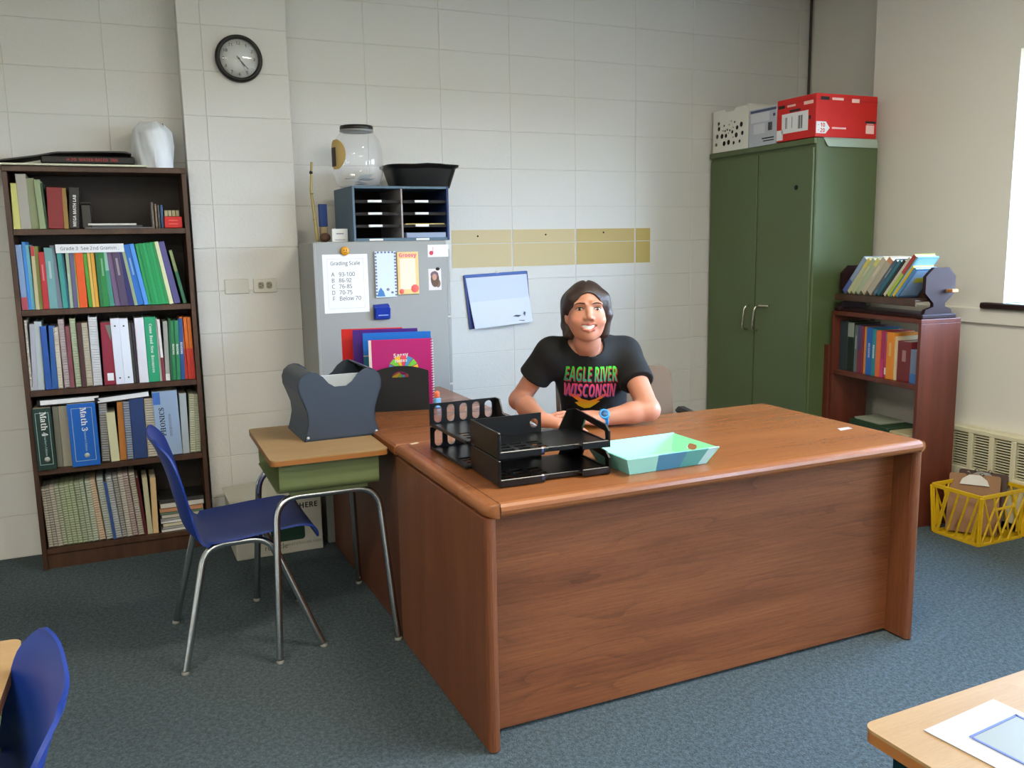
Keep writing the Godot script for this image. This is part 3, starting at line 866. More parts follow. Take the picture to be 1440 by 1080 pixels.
func person():
	var base := Vector3(1.72, 0, 1.42)
	var t := thing("person", "smiling woman with brown bob, black printed T-shirt and blue watch, seated at the desk", "person", base)
	var off := Transform3D(Basis.IDENTITY, -base)
	var skin := mat("skin", Color.WHITE, 0.5); skin.vertex_color_use_as_albedo = true; skin.subsurf_scatter_enabled = true; skin.subsurf_scatter_strength = 0.12
	var tone := lin(Color(0.755, 0.52, 0.42)); var lip := lin(Color(0.74, 0.42, 0.375)); var blush := lin(Color(0.78, 0.47, 0.385)); var mouth_dark := lin(Color(0.25, 0.08, 0.07))
	var plain_skin := func(_p: Vector3) -> Color: return tone
	# joints
	var shL := Vector3(1.588, 1.008, 1.535); var shR := Vector3(1.905, 0.995, 1.59)
	var elL := Vector3(1.494, 0.812, 1.43); var elR := Vector3(1.872, 0.800, 1.822)
	var wrL := Vector3(1.452, 0.787, 1.735); var wrR := Vector3(1.672, 0.778, 1.783)
	var hc := Vector3(1.675, 1.172, 1.68)
	var hb := Basis.from_euler(Vector3(-0.13, -0.405, -0.005))
	var hx := Transform3D(hb, hc)
	# --- head, in its own frame (x to the picture's right, z out of the face)
	var hf := Field.new()
	hf.ell(Vector3(0, 0.036, -0.018), Vector3(0.072, 0.090, 0.094), 0.02)
	hf.ell(Vector3(0, -0.014, 0.016), Vector3(0.068, 0.078, 0.073), 0.03)
	hf.ell(Vector3(0, -0.080, 0.046), Vector3(0.029, 0.024, 0.030), 0.035)
	for s in [-1, 1]:
		hf.ell(Vector3(s * 0.042, -0.026, 0.055), Vector3(0.025, 0.021, 0.024), 0.022)
		hf.cap(Vector3(s * 0.014, 0.037, 0.084), Vector3(s * 0.046, 0.036, 0.068), 0.008, 0.008, 0.016)
		hf.ell(Vector3(s * 0.075, -0.004, -0.008), Vector3(0.008, 0.026, 0.016), 0.006, Basis(Vector3(0, 1, 0), s * 0.35))
		hf.cap(Vector3(s * 0.036, -0.066, 0.022), Vector3(s * 0.054, -0.02, -0.01), 0.015, 0.016, 0.03)
	hf.carve(Vector3(-0.033, 0.018, 0.094), Vector3(0.019, 0.013, 0.020), 0.014)
	hf.carve(Vector3(0.033, 0.018, 0.094), Vector3(0.019, 0.013, 0.020), 0.014)
	hf.cap(Vector3(0, 0.022, 0.082), Vector3(0, -0.014, 0.106), 0.0075, 0.0105, 0.012)
	hf.ell(Vector3(-0.0125, -0.019, 0.094), Vector3(0.0085, 0.0075, 0.010), 0.008)
	hf.ell(Vector3(0.0125, -0.019, 0.094), Vector3(0.0085, 0.0075, 0.010), 0.008)
	var up_lip := [Vector3(-0.0325, -0.0405, 0.070), Vector3(-0.018, -0.0415, 0.083), Vector3(0, -0.0440, 0.0885), Vector3(0.018, -0.0415, 0.083), Vector3(0.0325, -0.0405, 0.070)]
	var lo_lip := [Vector3(-0.032, -0.0425, 0.071), Vector3(-0.020, -0.0585, 0.0795), Vector3(0, -0.0655, 0.084), Vector3(0.020, -0.0585, 0.0795), Vector3(0.032, -0.0425, 0.071)]
	for i in 4:
		hf.cap(up_lip[i], up_lip[i + 1], 0.0030, 0.0030, 0.007)
		hf.cap(lo_lip[i], lo_lip[i + 1], 0.0042, 0.0042, 0.008)
	for q in [[-0.024, -0.0462, 0.0046], [-0.016, -0.0488, 0.0066], [-0.008, -0.0520, 0.0076], [0.0, -0.0532, 0.0078], [0.008, -0.0520, 0.0076], [0.016, -0.0488, 0.0066], [0.024, -0.0462, 0.0046]]:
		hf.carve(Vector3(q[0], q[1], 0.092), Vector3(0.0085, q[2], 0.024), 0.002)
	hf.cap(Vector3(0, -0.050, -0.030), Vector3(0.006, -0.100, -0.046), 0.047, 0.0475, 0.02)
	hf.cap(Vector3(0.006, -0.100, -0.046), hx.affine_inverse() * Vector3(1.735, 0.995, 1.572), 0.0475, 0.057, 0.03)
	var face_tint := func(p: Vector3) -> Color:
		if p.z > 0.03 and p.y < -0.03 and p.y > -0.085:
			var d := 1.0
			for i in 4:
				for arc in [up_lip, lo_lip]:
					d = minf(d, Geometry3D.get_closest_point_to_segment(p, arc[i], arc[i + 1]).distance_to(p))
			if p.z < 0.0775 and absf(p.x) < 0.022 and d > 0.004 and p.y > -0.066 and p.y < -0.042: return mouth_dark
			if d < 0.0050: return lip
			return tone.lerp(lip, clampf((0.0075 - d) / 0.003, 0.0, 0.8))
		var ch := minf(p.distance_to(Vector3(-0.042, -0.022, 0.076)), p.distance_to(Vector3(0.042, -0.022, 0.076)))
		return tone.lerp(blush, clampf(1.0 - ch / 0.034, 0.0, 1.0) * 0.8)
	var sk := NetMesh.new()
	sk.add(hf, Vector3(-0.10, -0.245, -0.16), Vector3(0.115, 0.145, 0.13), 0.0034, off * hx, face_tint)
	# --- neck, shoulders and arms
	var bf := Field.new()
	var neck := hx * Vector3(0.004, -0.10, -0.045)
	var chest := Vector3(1.770, 0.90, 1.525)
	bf.cap(neck, Vector3(1.735, 0.985, 1.568), 0.044, 0.060, 0.03)
	bf.cap(Vector3(1.655, 1.022, 1.572), Vector3(1.80, 1.014, 1.585), 0.040, 0.040, 0.03)
	bf.cap(Vector3(1.62, 0.985, 1.545), Vector3(1.87, 0.975, 1.585), 0.050, 0.050, 0.05)
	bf.cap(Vector3(1.745, 0.97, 1.555), chest, 0.08, 0.09, 0.06)
	bf.cap(shL, elL, 0.048, 0.038, 0.03); bf.cap(elL, elL.lerp(wrL, 0.35), 0.0385, 0.041, 0.02); bf.cap(elL.lerp(wrL, 0.35), wrL, 0.041, 0.0275, 0.015)
	bf.cap(shR, elR, 0.050, 0.041, 0.03); bf.cap(elR, elR.lerp(wrR, 0.35), 0.041, 0.042, 0.02); bf.cap(elR.lerp(wrR, 0.35), wrR, 0.042, 0.0285, 0.015)
	sk.add(bf, Vector3(1.38, 0.72, 1.36), Vector3(1.99, 1.10, 1.90), 0.0095, off, plain_skin)
	# --- hands: her left hand laid over her right
	var h1 := Field.new()
	h1.cap(elL.lerp(wrL, 0.8), wrL, 0.031, 0.0265, 0.01)
	hand(h1, wrL, Vector3(0.62, -0.13, 0.70), Vector3(0.1, 1, 0.05), -1.0, 1.04, [0.28, 0.25, 0.28, 0.34])
	sk.add(h1, Vector3(1.38, 0.735, 1.69), Vector3(1.64, 0.84, 1.92), 0.0034, off, plain_skin)
	var h2 := Field.new()
	h2.cap(elR.lerp(wrR, 0.8), wrR, 0.032, 0.0275, 0.01)
	hand(h2, wrR, Vector3(-1.0, 0.16, -0.05), Vector3(0.14, 1, 0.3), 1.0, 1.04, [0.16, 0.18, 0.24, 0.30])
	sk.add(h2, Vector3(1.42, 0.735, 1.68), Vector3(1.73, 0.87, 1.90), 0.0034, off, plain_skin)
	part("body", sk.done(), skin, t)
	# --- eyes, brows, teeth
	var white := mat("eye_white", Color(0.80, 0.77, 0.74), 0.2); var iris := mat("iris_brown", Color(0.085, 0.045, 0.03), 0.15)
	for s in [-1, 1]:
		var c := Vector3(s * 0.033, 0.0175, 0.0)
		var sf := march(hf, Vector3(c.x, c.y, 0.16), Vector3(0, 0, -1))
		var e := part("eye", Mb.new().ellipsoid(Vector3.ZERO, Vector3(0.0130, 0.0050, 0.008), 10), white, t)
		e.transform = off * hx * Transform3D(Basis(Vector3(0, 1, 0), s * 0.25), Vector3(c.x, c.y, sf.z - 0.0022))
		part("iris", Mb.new().ellipsoid(Vector3(0, 0, 0.0045), Vector3(0.0062, 0.0054, 0.0042), 8), iris, e)
		var lash := []
		for i in 7:
			var u := lerpf(-0.0165, 0.0165, i / 6.0)
			var q := march(hf, Vector3(c.x + u, c.y + 0.0064 - u * u * 22.0, 0.16), Vector3(0, 0, -1))
			lash.append(q + Vector3(0, 0, 0.0006))
		var hairm := mat("lash_dark", Color(0.09, 0.05, 0.04), 0.6)
		var lp := part("eyelashes", Mb.new().tube(lash, [0.0006, 0.0015, 0.0019, 0.002, 0.0019, 0.0015, 0.0006], 6), hairm, t); lp.transform = off * hx
		var brow := []
		for q in [[0.014, 0.0365], [0.022, 0.0388], [0.034, 0.0402], [0.045, 0.0382], [0.054, 0.0325]]:
			brow.append(march(hf, Vector3(s * q[0], q[1], 0.16), Vector3(0, 0, -1)) + Vector3(0, 0, 0.0002))
		var bp := part("eyebrow", Mb.new().tube(brow, [0.0016, 0.0027, 0.0026, 0.0021, 0.0007], 6), mat("brow_brown", Color(0.17, 0.10, 0.075), 0.8), t); bp.transform = off * hx
	var tooth := func(u: float, v: float) -> Vector3:
		var x := lerpf(-0.0285, 0.0285, u)
		return Vector3(x, lerpf(-0.0635 + x * x * 19.0, -0.0425, v), 0.0815 - x * x * 13.5)
	var tt := part("teeth", Mb.new().grid(tooth, 14, 3, 0.002), mat("teeth_white", Color(0.93, 0.91, 0.86), 0.25), t); tt.transform = off * hx
	# --- hair: a bob parted in the middle, tucked behind the ear on the left of the picture
	var af := Field.new()
	af.ell(Vector3(0.0, 0.040, -0.022), Vector3(0.084, 0.096, 0.104), 0.02)
	af.cap(Vector3(-0.064, 0.050, -0.030), Vector3(-0.074, -0.040, -0.046), 0.030, 0.022, 0.04)
	af.cap(Vector3(-0.060, 0.062, 0.028), Vector3(-0.074, 0.022, 0.000), 0.020, 0.012, 0.03)
	af.cap(Vector3(-0.074, -0.040, -0.044), Vector3(-0.080, -0.076, -0.022), 0.020, 0.010, 0.015)
	af.cap(Vector3(-0.080, -0.070, -0.024), Vector3(-0.087, -0.080, -0.012), 0.011, 0.005, 0.01)
	af.cap(Vector3(-0.066, -0.045, -0.040), Vector3(-0.064, -0.080, -0.022), 0.020, 0.009, 0.012)
	af.cap(Vector3(0.062, 0.060, 0.024), Vector3(0.080, -0.002, 0.014), 0.026, 0.0175, 0.03)
	af.cap(Vector3(0.080, -0.002, 0.012), Vector3(0.071, -0.074, 0.004), 0.0185, 0.0155, 0.015)
	af.cap(Vector3(0.071, -0.066, 0.002), Vector3(0.061, -0.086, 0.006), 0.015, 0.009, 0.01)
	af.cap(Vector3(0.0, 0.02, -0.075), Vector3(0.0, -0.06, -0.075), 0.058, 0.050, 0.04)
	af.cap(Vector3(-0.035, -0.0, -0.07), Vector3(-0.048, -0.07, -0.06), 0.045, 0.028, 0.03)
	af.cap(Vector3(0.035, -0.0, -0.07), Vector3(0.052, -0.075, -0.045), 0.045, 0.026, 0.03)
	af.carve(Vector3(0.0, -0.042, 0.085), Vector3(0.068, 0.122, 0.105), 0.006, Basis(Vector3(1, 0, 0), -0.12))
	af.carve(Vector3(0.0, 0.141, 0.02), Vector3(0.0035, 0.014, 0.09), 0.010)
	af.carve(Vector3(0, -0.130, -0.02), Vector3(0.14, 0.040, 0.14), 0.006)
	var as_ := NetMesh.new()
	as_.add(af, Vector3(-0.115, -0.10, -0.15), Vector3(0.115, 0.155, 0.11), 0.0036, off * hx, plain_skin)
	var hm := mat("hair_brown", Color(0.185, 0.125, 0.10), 0.4)
	hm.heightmap_enabled = true; hm.heightmap_texture = bump_noise(0.09, 77); hm.heightmap_scale = 0.12
	hm.uv1_triplanar = true; hm.uv1_scale = Vector3(22, 2.2, 22)
	part("hair", as_.done(), hm, t)
	# --- T-shirt
	var tb := Basis(Vector3(0.965, -0.035, 0.26).normalized(), Vector3(0.0, 1, 0.0), Vector3(-0.26, 0, 0.965)).orthonormalized()
	var cf := Field.new()
	cf.ell(Vector3(1.772, 0.925, 1.535), Vector3(0.150, 0.150, 0.112), 0.05, tb)
	cf.cap(Vector3(1.605, 1.012, 1.54), Vector3(1.895, 1.000, 1.59), 0.058, 0.058, 0.05)
	cf.cap(Vector3(1.69, 1.028, 1.56), Vector3(1.80, 1.022, 1.575), 0.052, 0.052, 0.04)
	cf.ell(Vector3(1.812, 0.79, 1.495), Vector3(0.140, 0.21, 0.108), 0.06, tb)
	cf.ell(Vector3(1.845, 0.60, 1.42), Vector3(0.160, 0.16, 0.120), 0.06, tb)
	cf.cap(shL, shL.lerp(elL, 0.75), 0.062, 0.070, 0.045)
	cf.cap(shR, shR.lerp(elR, 0.75), 0.063, 0.072, 0.045)
	var cuts := Field.new()
	# sleeve hems, hem of the body and the round neckline
	var hemL := shL.lerp(elL, 0.52); var hemR := shR.lerp(elR, 0.54)
	cf.cap(neck, Vector3(1.745, 0.985, 1.555), 0.054, 0.068, 0.03)
	cf.cap(Vector3(1.62, 0.985, 1.545), Vector3(1.87, 0.975, 1.585), 0.058, 0.058, 0.05)
	cf.cap(Vector3(1.742, 0.968, 1.562), chest, 0.090, 0.100, 0.05)
	var sl := NetMesh.new()
	var shirt := Shirt.new(); shirt.f = cf
	shirt.cut(hemL, (elL - shL).normalized(), hemL, 0.115); shirt.cut(hemR, (elR - shR).normalized(), hemR, 0.115)
	shirt.neck = Vector3(1.703, 1.086, 1.622); shirt.neck_r = 0.076; shirt.throat = hx * Vector3(0.002, -0.08, -0.04)
	sl.add(shirt, Vector3(1.42, 0.50, 1.28), Vector3(2.02, 1.11, 1.80), 0.0065, off, plain_skin)
	var shm := mat("shirt_black", Color(0.012, 0.0125, 0.015), 0.85); shm.rim_enabled = true; shm.rim = 0.1
	var sp := part("t_shirt", sl.done(), shm, t)
	# printed lettering, laid on the shirt
	var inv := off
	_print_on(shirt, tb, "EAGLE RIVER", 0.931, 0.062, 0.210, [Color(0.25, 0.85, 0.20), Color(0.20, 0.62, 0.55)], Color(0.75, 0.12, 0.22), sp, inv)
	_print_on(shirt, tb, "WISCONSIN", 0.862, 0.056, 0.204, [Color(0.93, 0.27, 0.42), Color(0.90, 0.38, 0.50)], Color(0.45, 0.30, 0.62), sp, inv)
	var flame := PackedVector2Array()
	for q in [[-0.098, 0.034], [-0.06, 0.030], [-0.035, 0.012], [0.0, 0.005], [0.03, 0.014], [0.062, 0.032], [0.088, 0.036], [0.06, 0.016], [0.035, 0.006], [0.052, 0.004], [0.03, -0.012], [0.008, -0.027], [-0.018, -0.03], [-0.045, -0.02], [-0.062, -0.006], [-0.045, 0.0], [-0.056, 0.006], [-0.078, 0.020]]:
		flame.append(Vector2(q[0] * 0.86, q[1]))
	var fl := []
	var tri_ := Geometry2D.triangulate_polygon(flame)
	for i in range(0, tri_.size(), 3): _split([flame[tri_[i]], flame[tri_[i + 1]], flame[tri_[i + 2]]], 3, fl)
	_lay(shirt, tb, fl, Vector2(-0.014, 0.812), func(q): return lin(Color(0.96, 0.34, 0.24).lerp(Color(1.0, 0.80, 0.12), clampf((0.034 - q.y) / 0.05, 0, 1))), "printed_flame", sp, inv)
	# --- watch on her left wrist
	var wd := (wrR - elR).normalized()
	var wc := wrR - wd * 0.022
	var ring := []
	var ws := wd.cross(Vector3.UP).normalized(); var wu := ws.cross(wd).normalized()
	for i in 20: ring.append(wc + (ws * cos(TAU * i / 20) + wu * sin(TAU * i / 20)) * 0.0315)
	var blue := mat("watch_blue", Color(0.10, 0.58, 0.90), 0.4)
	var wm := Mb.new().tube(ring, 0.0045, 6, true)
	var r2 := []; for q in ring: r2.append(q + wd * 0.008)
	wm.tube(r2, 0.0045, 6, true)
	var wp := part("watch", wm, blue, t, -base)
	var fdir := (wu * 0.62 + Vector3(-0.35, 0.0, 0.94) * 0.78).normalized()
	var fb := Basis.looking_at(-fdir, Vector3.UP)
	var wx := Transform3D(fb * Basis(Vector3(1, 0, 0), PI / 2), wc + wd * 0.004 + fdir * 0.034)
	var wf := part("watch_case", Mb.new().lathe([Vector2(0, -0.006), Vector2(0.0205, -0.006), Vector2(0.0205, 0.003), Vector2(0.017, 0.0055), Vector2(0.0145, 0.0045), Vector2(0, 0.0045)], 22, wx), blue, wp)
	part("watch_dial", Mb.new().lathe([Vector2(0.0135, 0.0046), Vector2(0.0135, 0.0052), Vector2(0, 0.0052)], 18, wx), mat("dial_blue", Color(0.20, 0.36, 0.52), 0.3), wp)
	# ring on her finger
	# --- trousers and shoes under the desk
	var pf := Field.new()
	var hip := Vector3(1.85, 0.52, 1.36)
	for s in [-1, 1]:
		var hj := hip + Vector3(s * 0.09, 0, s * 0.02); var kn := Vector3(1.72 + s * 0.13, 0.53, 1.80 + s * 0.04); var an := Vector3(1.74 + s * 0.12, 0.10, 1.68 + s * 0.04)
		pf.cap(hj, kn, 0.085, 0.062, 0.05); pf.cap(kn, an, 0.060, 0.042, 0.03)
	pf.ell(hip, Vector3(0.175, 0.11, 0.13), 0.05, tb)
	var ps := NetMesh.new(); ps.add(pf, Vector3(1.5, 0.03, 1.18), Vector3(2.08, 0.66, 1.94), 0.016, off, plain_skin)
	part("trousers", ps.done(), mat("denim", Color(0.10, 0.13, 0.2), 0.85), t)
	for s in [-1, 1]:
		part("shoe", Mb.new().ellipsoid(Vector3(1.72 + s * 0.12, 0.045, 1.73 + s * 0.04) - base, Vector3(0.045, 0.045, 0.12), 10), mat("shoe_grey", Color(0.2, 0.2, 0.22), 0.7), t)

class Shirt extends Field:
	var f: Field
	var planes := []
	var neck := Vector3.ZERO
	var neck_r := 0.07
	var throat := Vector3.ZERO
	func cut(c: Vector3, n: Vector3, mid: Vector3, reach: float): planes.append([c, n, mid, reach])
	func at(p: Vector3) -> float:
		var d := f.at(p)
		for q in planes:
			var over: float = (p - q[0]).dot(q[1])
			if (p - q[2]).length() < 0.22 and ((p.x < 1.6 and q[2].x < 1.6) or (p.x > 1.8 and q[2].x > 1.8)):
				if over > -0.02 and ((q[2].x < 1.6 and p.x < 1.60) or (q[2].x > 1.8 and p.z > 1.60)):
					d = _smax(d, over, 0.010)
		d = _smax(d, neck_r - (p - neck).length(), 0.008)
		var q := Geometry3D.get_closest_point_to_segment(p, throat, Vector3(1.724, 1.028, 1.598))
		return _smax(d, 0.0625 - q.distance_to(p), 0.012)
	func _smax(u: float, w: float, q: float) -> float:
		var h := maxf(q - absf(u - w), 0.0) / q
		return maxf(u, w) + h * h * q * 0.25

func _split(tr: Array, n: int, out: Array):
	if n == 0:
		out.append(tr); return
	var a: Vector2 = (tr[0] + tr[1]) / 2; var b: Vector2 = (tr[1] + tr[2]) / 2; var c: Vector2 = (tr[2] + tr[0]) / 2
	_split([tr[0], a, c], n - 1, out); _split([a, tr[1], b], n - 1, out); _split([c, b, tr[2]], n - 1, out); _split([a, b, c], n - 1, out)

func _lay(f: Field, tb: Basis, tris: Array, at: Vector2, tint: Callable, called: String, parent: Node3D, off: Transform3D, lift := 0.0012):
	var st := SurfaceTool.new(); st.begin(Mesh.PRIMITIVE_TRIANGLES)
	var o := Vector3(1.742, 0.0, 1.60)
	for tr in tris:
		var ps: Array = tr
		if (ps[1] - ps[0]).cross(ps[2] - ps[0]) > 0.0: ps = [ps[0], ps[2], ps[1]]
		for q in ps:
			var p: Vector3 = o + tb.x * (q.x + at.x) + Vector3(0, q.y + at.y, 0) + tb.z * 0.2
			var h := march(f, p, -tb.z, 0.4)
			st.set_color(tint.call(q)); st.add_vertex(off * (h + tb.z * lift))
	st.generate_normals()
	var m := mat("shirt_print", Color.WHITE, 0.7); m.vertex_color_use_as_albedo = true
	part(called, st.commit(), m, parent)

func _print_on(f: Field, tb: Basis, text: String, y: float, h: float, w: float, cols: Array, edge: Color, parent: Node3D, off: Transform3D):
	var t := TextMesh.new(); t.text = text; t.font = font_bold; t.font_size = 48; t.pixel_size = 0.001; t.depth = 0.0; t.curve_step = 4
	var ar := t.surface_get_arrays(0)
	var v: PackedVector3Array = ar[Mesh.ARRAY_VERTEX]; var ix: PackedInt32Array = ar[Mesh.ARRAY_INDEX]
	var box := AABB(v[0], Vector3.ZERO)
	for p in v: box = box.expand(p)
	var sx := w / box.size.x; var sy := h / box.size.y; var c := box.get_center()
	for pass_ in 2:
		var tris := []
		var g := 1.0 if pass_ == 1 else 1.0
		for i in range(0, ix.size(), 3):
			var tr := []
			for k in 3:
				var p: Vector3 = v[ix[i + k]]
				tr.append(Vector2((p.x - c.x) * sx, (p.y - c.y) * sy * g + (0.0 if pass_ == 1 else -0.0045)))
			_split(tr, 1, tris)
		if pass_ == 0: _lay(f, tb, tris, Vector2(-0.0075, y), func(_q): return lin(edge), "printed_shadow", parent, off, 0.0008)
		else: _lay(f, tb, tris, Vector2(-0.011, y), func(q): return lin(cols[1].lerp(cols[0], clampf(q.y / h + 0.5, 0, 1))), "printed_lettering", parent, off, 0.0018)

func shelf_of_books(n: int) -> Array:   # [x of the foot, thickness, height, lean in degrees, colour, kind, look, print]
	match n:
		1: return [
			[-0.3620, 0.0283, 0.197, -1.5, "c9c672", "b", "yellow boxed workbook set", ""],
			[-0.3332, 0.0404, 0.236, 0.5, "a39e94", "b", "warm grey textbook set", ""],
			[-0.2917, 0.0311, 0.219, 1.4, "818b66", "b", "sage green textbook", ""],
			[-0.2596, 0.0237, 0.213, 1.9, "8a9a74", "b", "soft green textbook", ""],
			[-0.2347, 0.0076, 0.198, 1.9, "27462f", "b", "thin dark green book", ""],
			[-0.2261, 0.0610, 0.180, -2.1, "801a20", "b", "thick dark red textbook", ""],
			[-0.1639, 0.0187, 0.178, -0.5, "8f7034", "b", "old gold book", ""],
			[-0.1441, 0.0397, 0.182, -4.3, "191616", "b", "black kit box with white lettering", "side:MEGA MATH LAB"],
			]
		2: return [
			[-0.3620, 0.0040, 0.286, 0.3, "7a4d4b", "b", "mauve brown softcover", ""],
			[-0.3616, 0.0040, 0.286, -0.1, "b5876c", "b", "peach tan textbook", ""],
			[-0.3610, 0.0237, 0.286, 0.5, "7d97bd", "b", "lilac blue textbook with red lower spine", "red:a8434e:0.2"],
			[-0.3368, 0.0133, 0.298, 0.1, "3a84c8", "b", "bright blue tall textbook", ""],
			[-0.3233, 0.0141, 0.285, 0.4, "66a9b6", "b", "pale turquoise softcover", ""],
			[-0.3084, 0.0147, 0.279, -0.6, "b8ad86", "b", "tan softcover with red top label", "top:b5383c:0.16"],
			[-0.2935, 0.0158, 0.278, -0.2, "77793a", "b", "olive green softcover", ""],
			[-0.2771, 0.0224, 0.253, -0.1, "b3262f", "b", "red textbook shorter than its neighbours", "dots"],
			[-0.2539, 0.0339, 0.271, 0.0, "6b9a9b", "b", "thick pale teal textbook", "dots"],
			[-0.2195, 0.0183, 0.281, 2.2, "6a7282", "b", "slate grey textbook", ""],
			[-0.2001, 0.0219, 0.280, 1.1, "3a968e", "b", "teal textbook", ""],
			[-0.1778, 0.0069, 0.277, 1.8, "17556f", "b", "thin dark petrol softcover", ""],
			[-0.1709, 0.0138, 0.276, -0.1, "a3b79c", "b", "pale sage softcover", ""],
			[-0.1569, 0.0180, 0.276, -0.4, "5c587c", "b", "grey violet textbook", ""],
			[-0.1387, 0.0062, 0.273, 0.3, "c0b453", "b", "thin mustard yellow softcover", ""],
			[-0.1317, 0.0319, 0.279, 0.2, "e0551b", "b", "thick bright orange textbook", ""],
			[-0.0949, 0.0154, 0.278, 1.3, "4f9a36", "b", "lime green textbook", ""],
			[-0.0793, 0.0120, 0.278, 1.0, "dab55e", "b", "pale yellow softcover", ""],
			[-0.0665, 0.0148, 0.278, 0.7, "dda43f", "b", "amber yellow softcover", ""],
			[-0.0481, 0.0140, 0.280, 0.6, "246e3e", "b", "dark green softcover", ""],
			[-0.0338, 0.0249, 0.280, 1.2, "22803f", "b", "mid green textbook", "dots"],
			[-0.0085, 0.0200, 0.280, 3.1, "3f8b7a", "b", "sea green textbook with pale upper spine", "top:8dbcae:0.42"],
			[0.0139, 0.0236, 0.277, 3.9, "6d567a", "b", "mauve textbook", ""],
			[0.0380, 0.0327, 0.280, 4.8, "4f415e", "b", "thick plum grey textbook", "dots"],
			[0.0712, 0.0242, 0.277, 5.7, "262863", "b", "navy textbook", ""],
			[0.0962, 0.0139, 0.278, 8.2, "93a27d", "b", "sage tan softcover with cream label", "top:d7d3a9:0.08"],
			[0.1109, 0.0269, 0.281, 8.6, "216cc0", "b", "royal blue textbook", "dots"],
			[0.1385, 0.0183, 0.284, 8.8, "4f95e2", "b", "sky blue textbook", ""],
			[0.1576, 0.0145, 0.283, 7.9, "1f9a56", "b", "emerald workbook", ""],
			[0.1724, 0.0145, 0.286, 7.9, "1a8f50", "b", "emerald workbook with lighter edge", ""],
			[0.1873, 0.0146, 0.286, 8.0, "1f9f5b", "b", "emerald softcover", ""],
			[0.2022, 0.0146, 0.289, 7.9, "189454", "b", "deep emerald workbook", ""],
			[0.2172, 0.0146, 0.289, 8.1, "1c9c5a", "b", "emerald thin textbook", ""],
			[0.2322, 0.0155, 0.292, 8.1, "2a8a52", "b", "dull emerald workbook", ""],
			[0.2488, 0.0171, 0.293, 9.3, "d8d6aa", "b", "cream softcover", ""],
			[0.2693, 0.0274, 0.293, 10.2, "544f86", "b", "violet blue textbook", ""],
			[0.3093, 0.0144, 0.253, 10.9, "2f6b4e", "b", "short dark green softcover leaning away", "top:7f8a58:0.4"],
			]
		3: return [
			[-0.3620, 0.0086, 0.317, -0.5, "bdb5a8", "s", "white spiral-bound book", ""],
			[-0.3533, 0.0197, 0.299, -2.4, "a6a5ae", "b", "pale grey magazine", ""],
			[-0.3332, 0.0270, 0.308, -2.2, "aab4b4", "b", "whitish softcover bundle", ""],
			[-0.3017, 0.0250, 0.287, -0.1, "1f4f98", "n", "dark blue ring binder", ""],
			[-0.2764, 0.0254, 0.286, -2.0, "24589a", "n", "second blue ring binder", ""],
			[-0.2493, 0.0182, 0.281, -0.3, "c9bba5", "s", "thin cream spiral-bound book", ""],
			[-0.2253, 0.0238, 0.315, 0.4, "97808a", "s", "mauve grey spiral-bound book", ""],
			[-0.2012, 0.0171, 0.282, -0.1, "7c4049", "b", "dusty red softcover", ""],
			[-0.1786, 0.0230, 0.316, 0.4, "8f9f74", "s", "sage green spiral-bound book", ""],
			[-0.1543, 0.0209, 0.295, -0.1, "48292a", "b", "very dark brown book", ""],
			[-0.1331, 0.0256, 0.294, 0.3, "a89a7b", "s", "tan spiral-bound book", ""],
			[-0.1052, 0.0356, 0.318, -0.2, "cdd0dc", "s", "bright white spiral-bound book", ""],
			[-0.0599, 0.0480, 0.290, -0.9, "8c2038", "b", "thick crimson textbook with white tag", "tag"],
			[-0.0099, 0.0354, 0.307, 0.6, "dbdfea", "n", "left one of two white ring binders", "rivets"],
			[0.0260, 0.0376, 0.305, 0.6, "dfe3ec", "n", "right one of two white ring binders", "rivets"],
			[0.0653, 0.0112, 0.284, 1.1, "3a3a2f", "b", "thin blackish softcover", ""],
			[0.0773, 0.0121, 0.283, 0.8, "35293f", "b", "thin dark purple softcover", ""],
			[0.0896, 0.0398, 0.305, 0.2, "dcdae2", "n", "plain white ring binder", ""],
			[0.1304, 0.0495, 0.306, -0.1, "1f9a6b", "n", "wide green binder with white title", "text:Come  Read  New  Resources"],
			[0.1806, 0.0103, 0.298, 1.0, "bdbdba", "b", "thin pale grey softcover", ""],
			[0.1910, 0.0126, 0.294, 1.1, "80303c", "b", "maroon softcover with white upper label", "top:d8d6d4:0.62"],
			[0.2043, 0.0203, 0.282, -1.3, "989c94", "b", "grey softcover with white base label", "bot:dcdcd6:0.12"],
			[0.2260, 0.0104, 0.295, -1.7, "1f5a3c", "b", "thin bottle green softcover", ""],
			[0.2366, 0.0174, 0.284, -1.3, "27804f", "b", "green reader with white title", "text:READING"],
			[0.2542, 0.0170, 0.283, -1.4, "288054", "b", "second green reader with white title", "text:READING"],
			[0.2719, 0.0192, 0.292, -1.3, "1f4e88", "b", "dark blue reader with white title", "text:READING"],
			[0.2917, 0.0147, 0.299, 1.5, "d2691f", "b", "orange and red reader", "bot:c0301f:0.5"],
			[0.3067, 0.0148, 0.298, 1.0, "d0661c", "b", "orange and red reader with title", "bot:bd2d1d:0.5"],
			[0.3217, 0.0165, 0.297, 0.7, "cf6a20", "b", "orange and red reader at the end", "bot:bb2c1e:0.5"],
			]
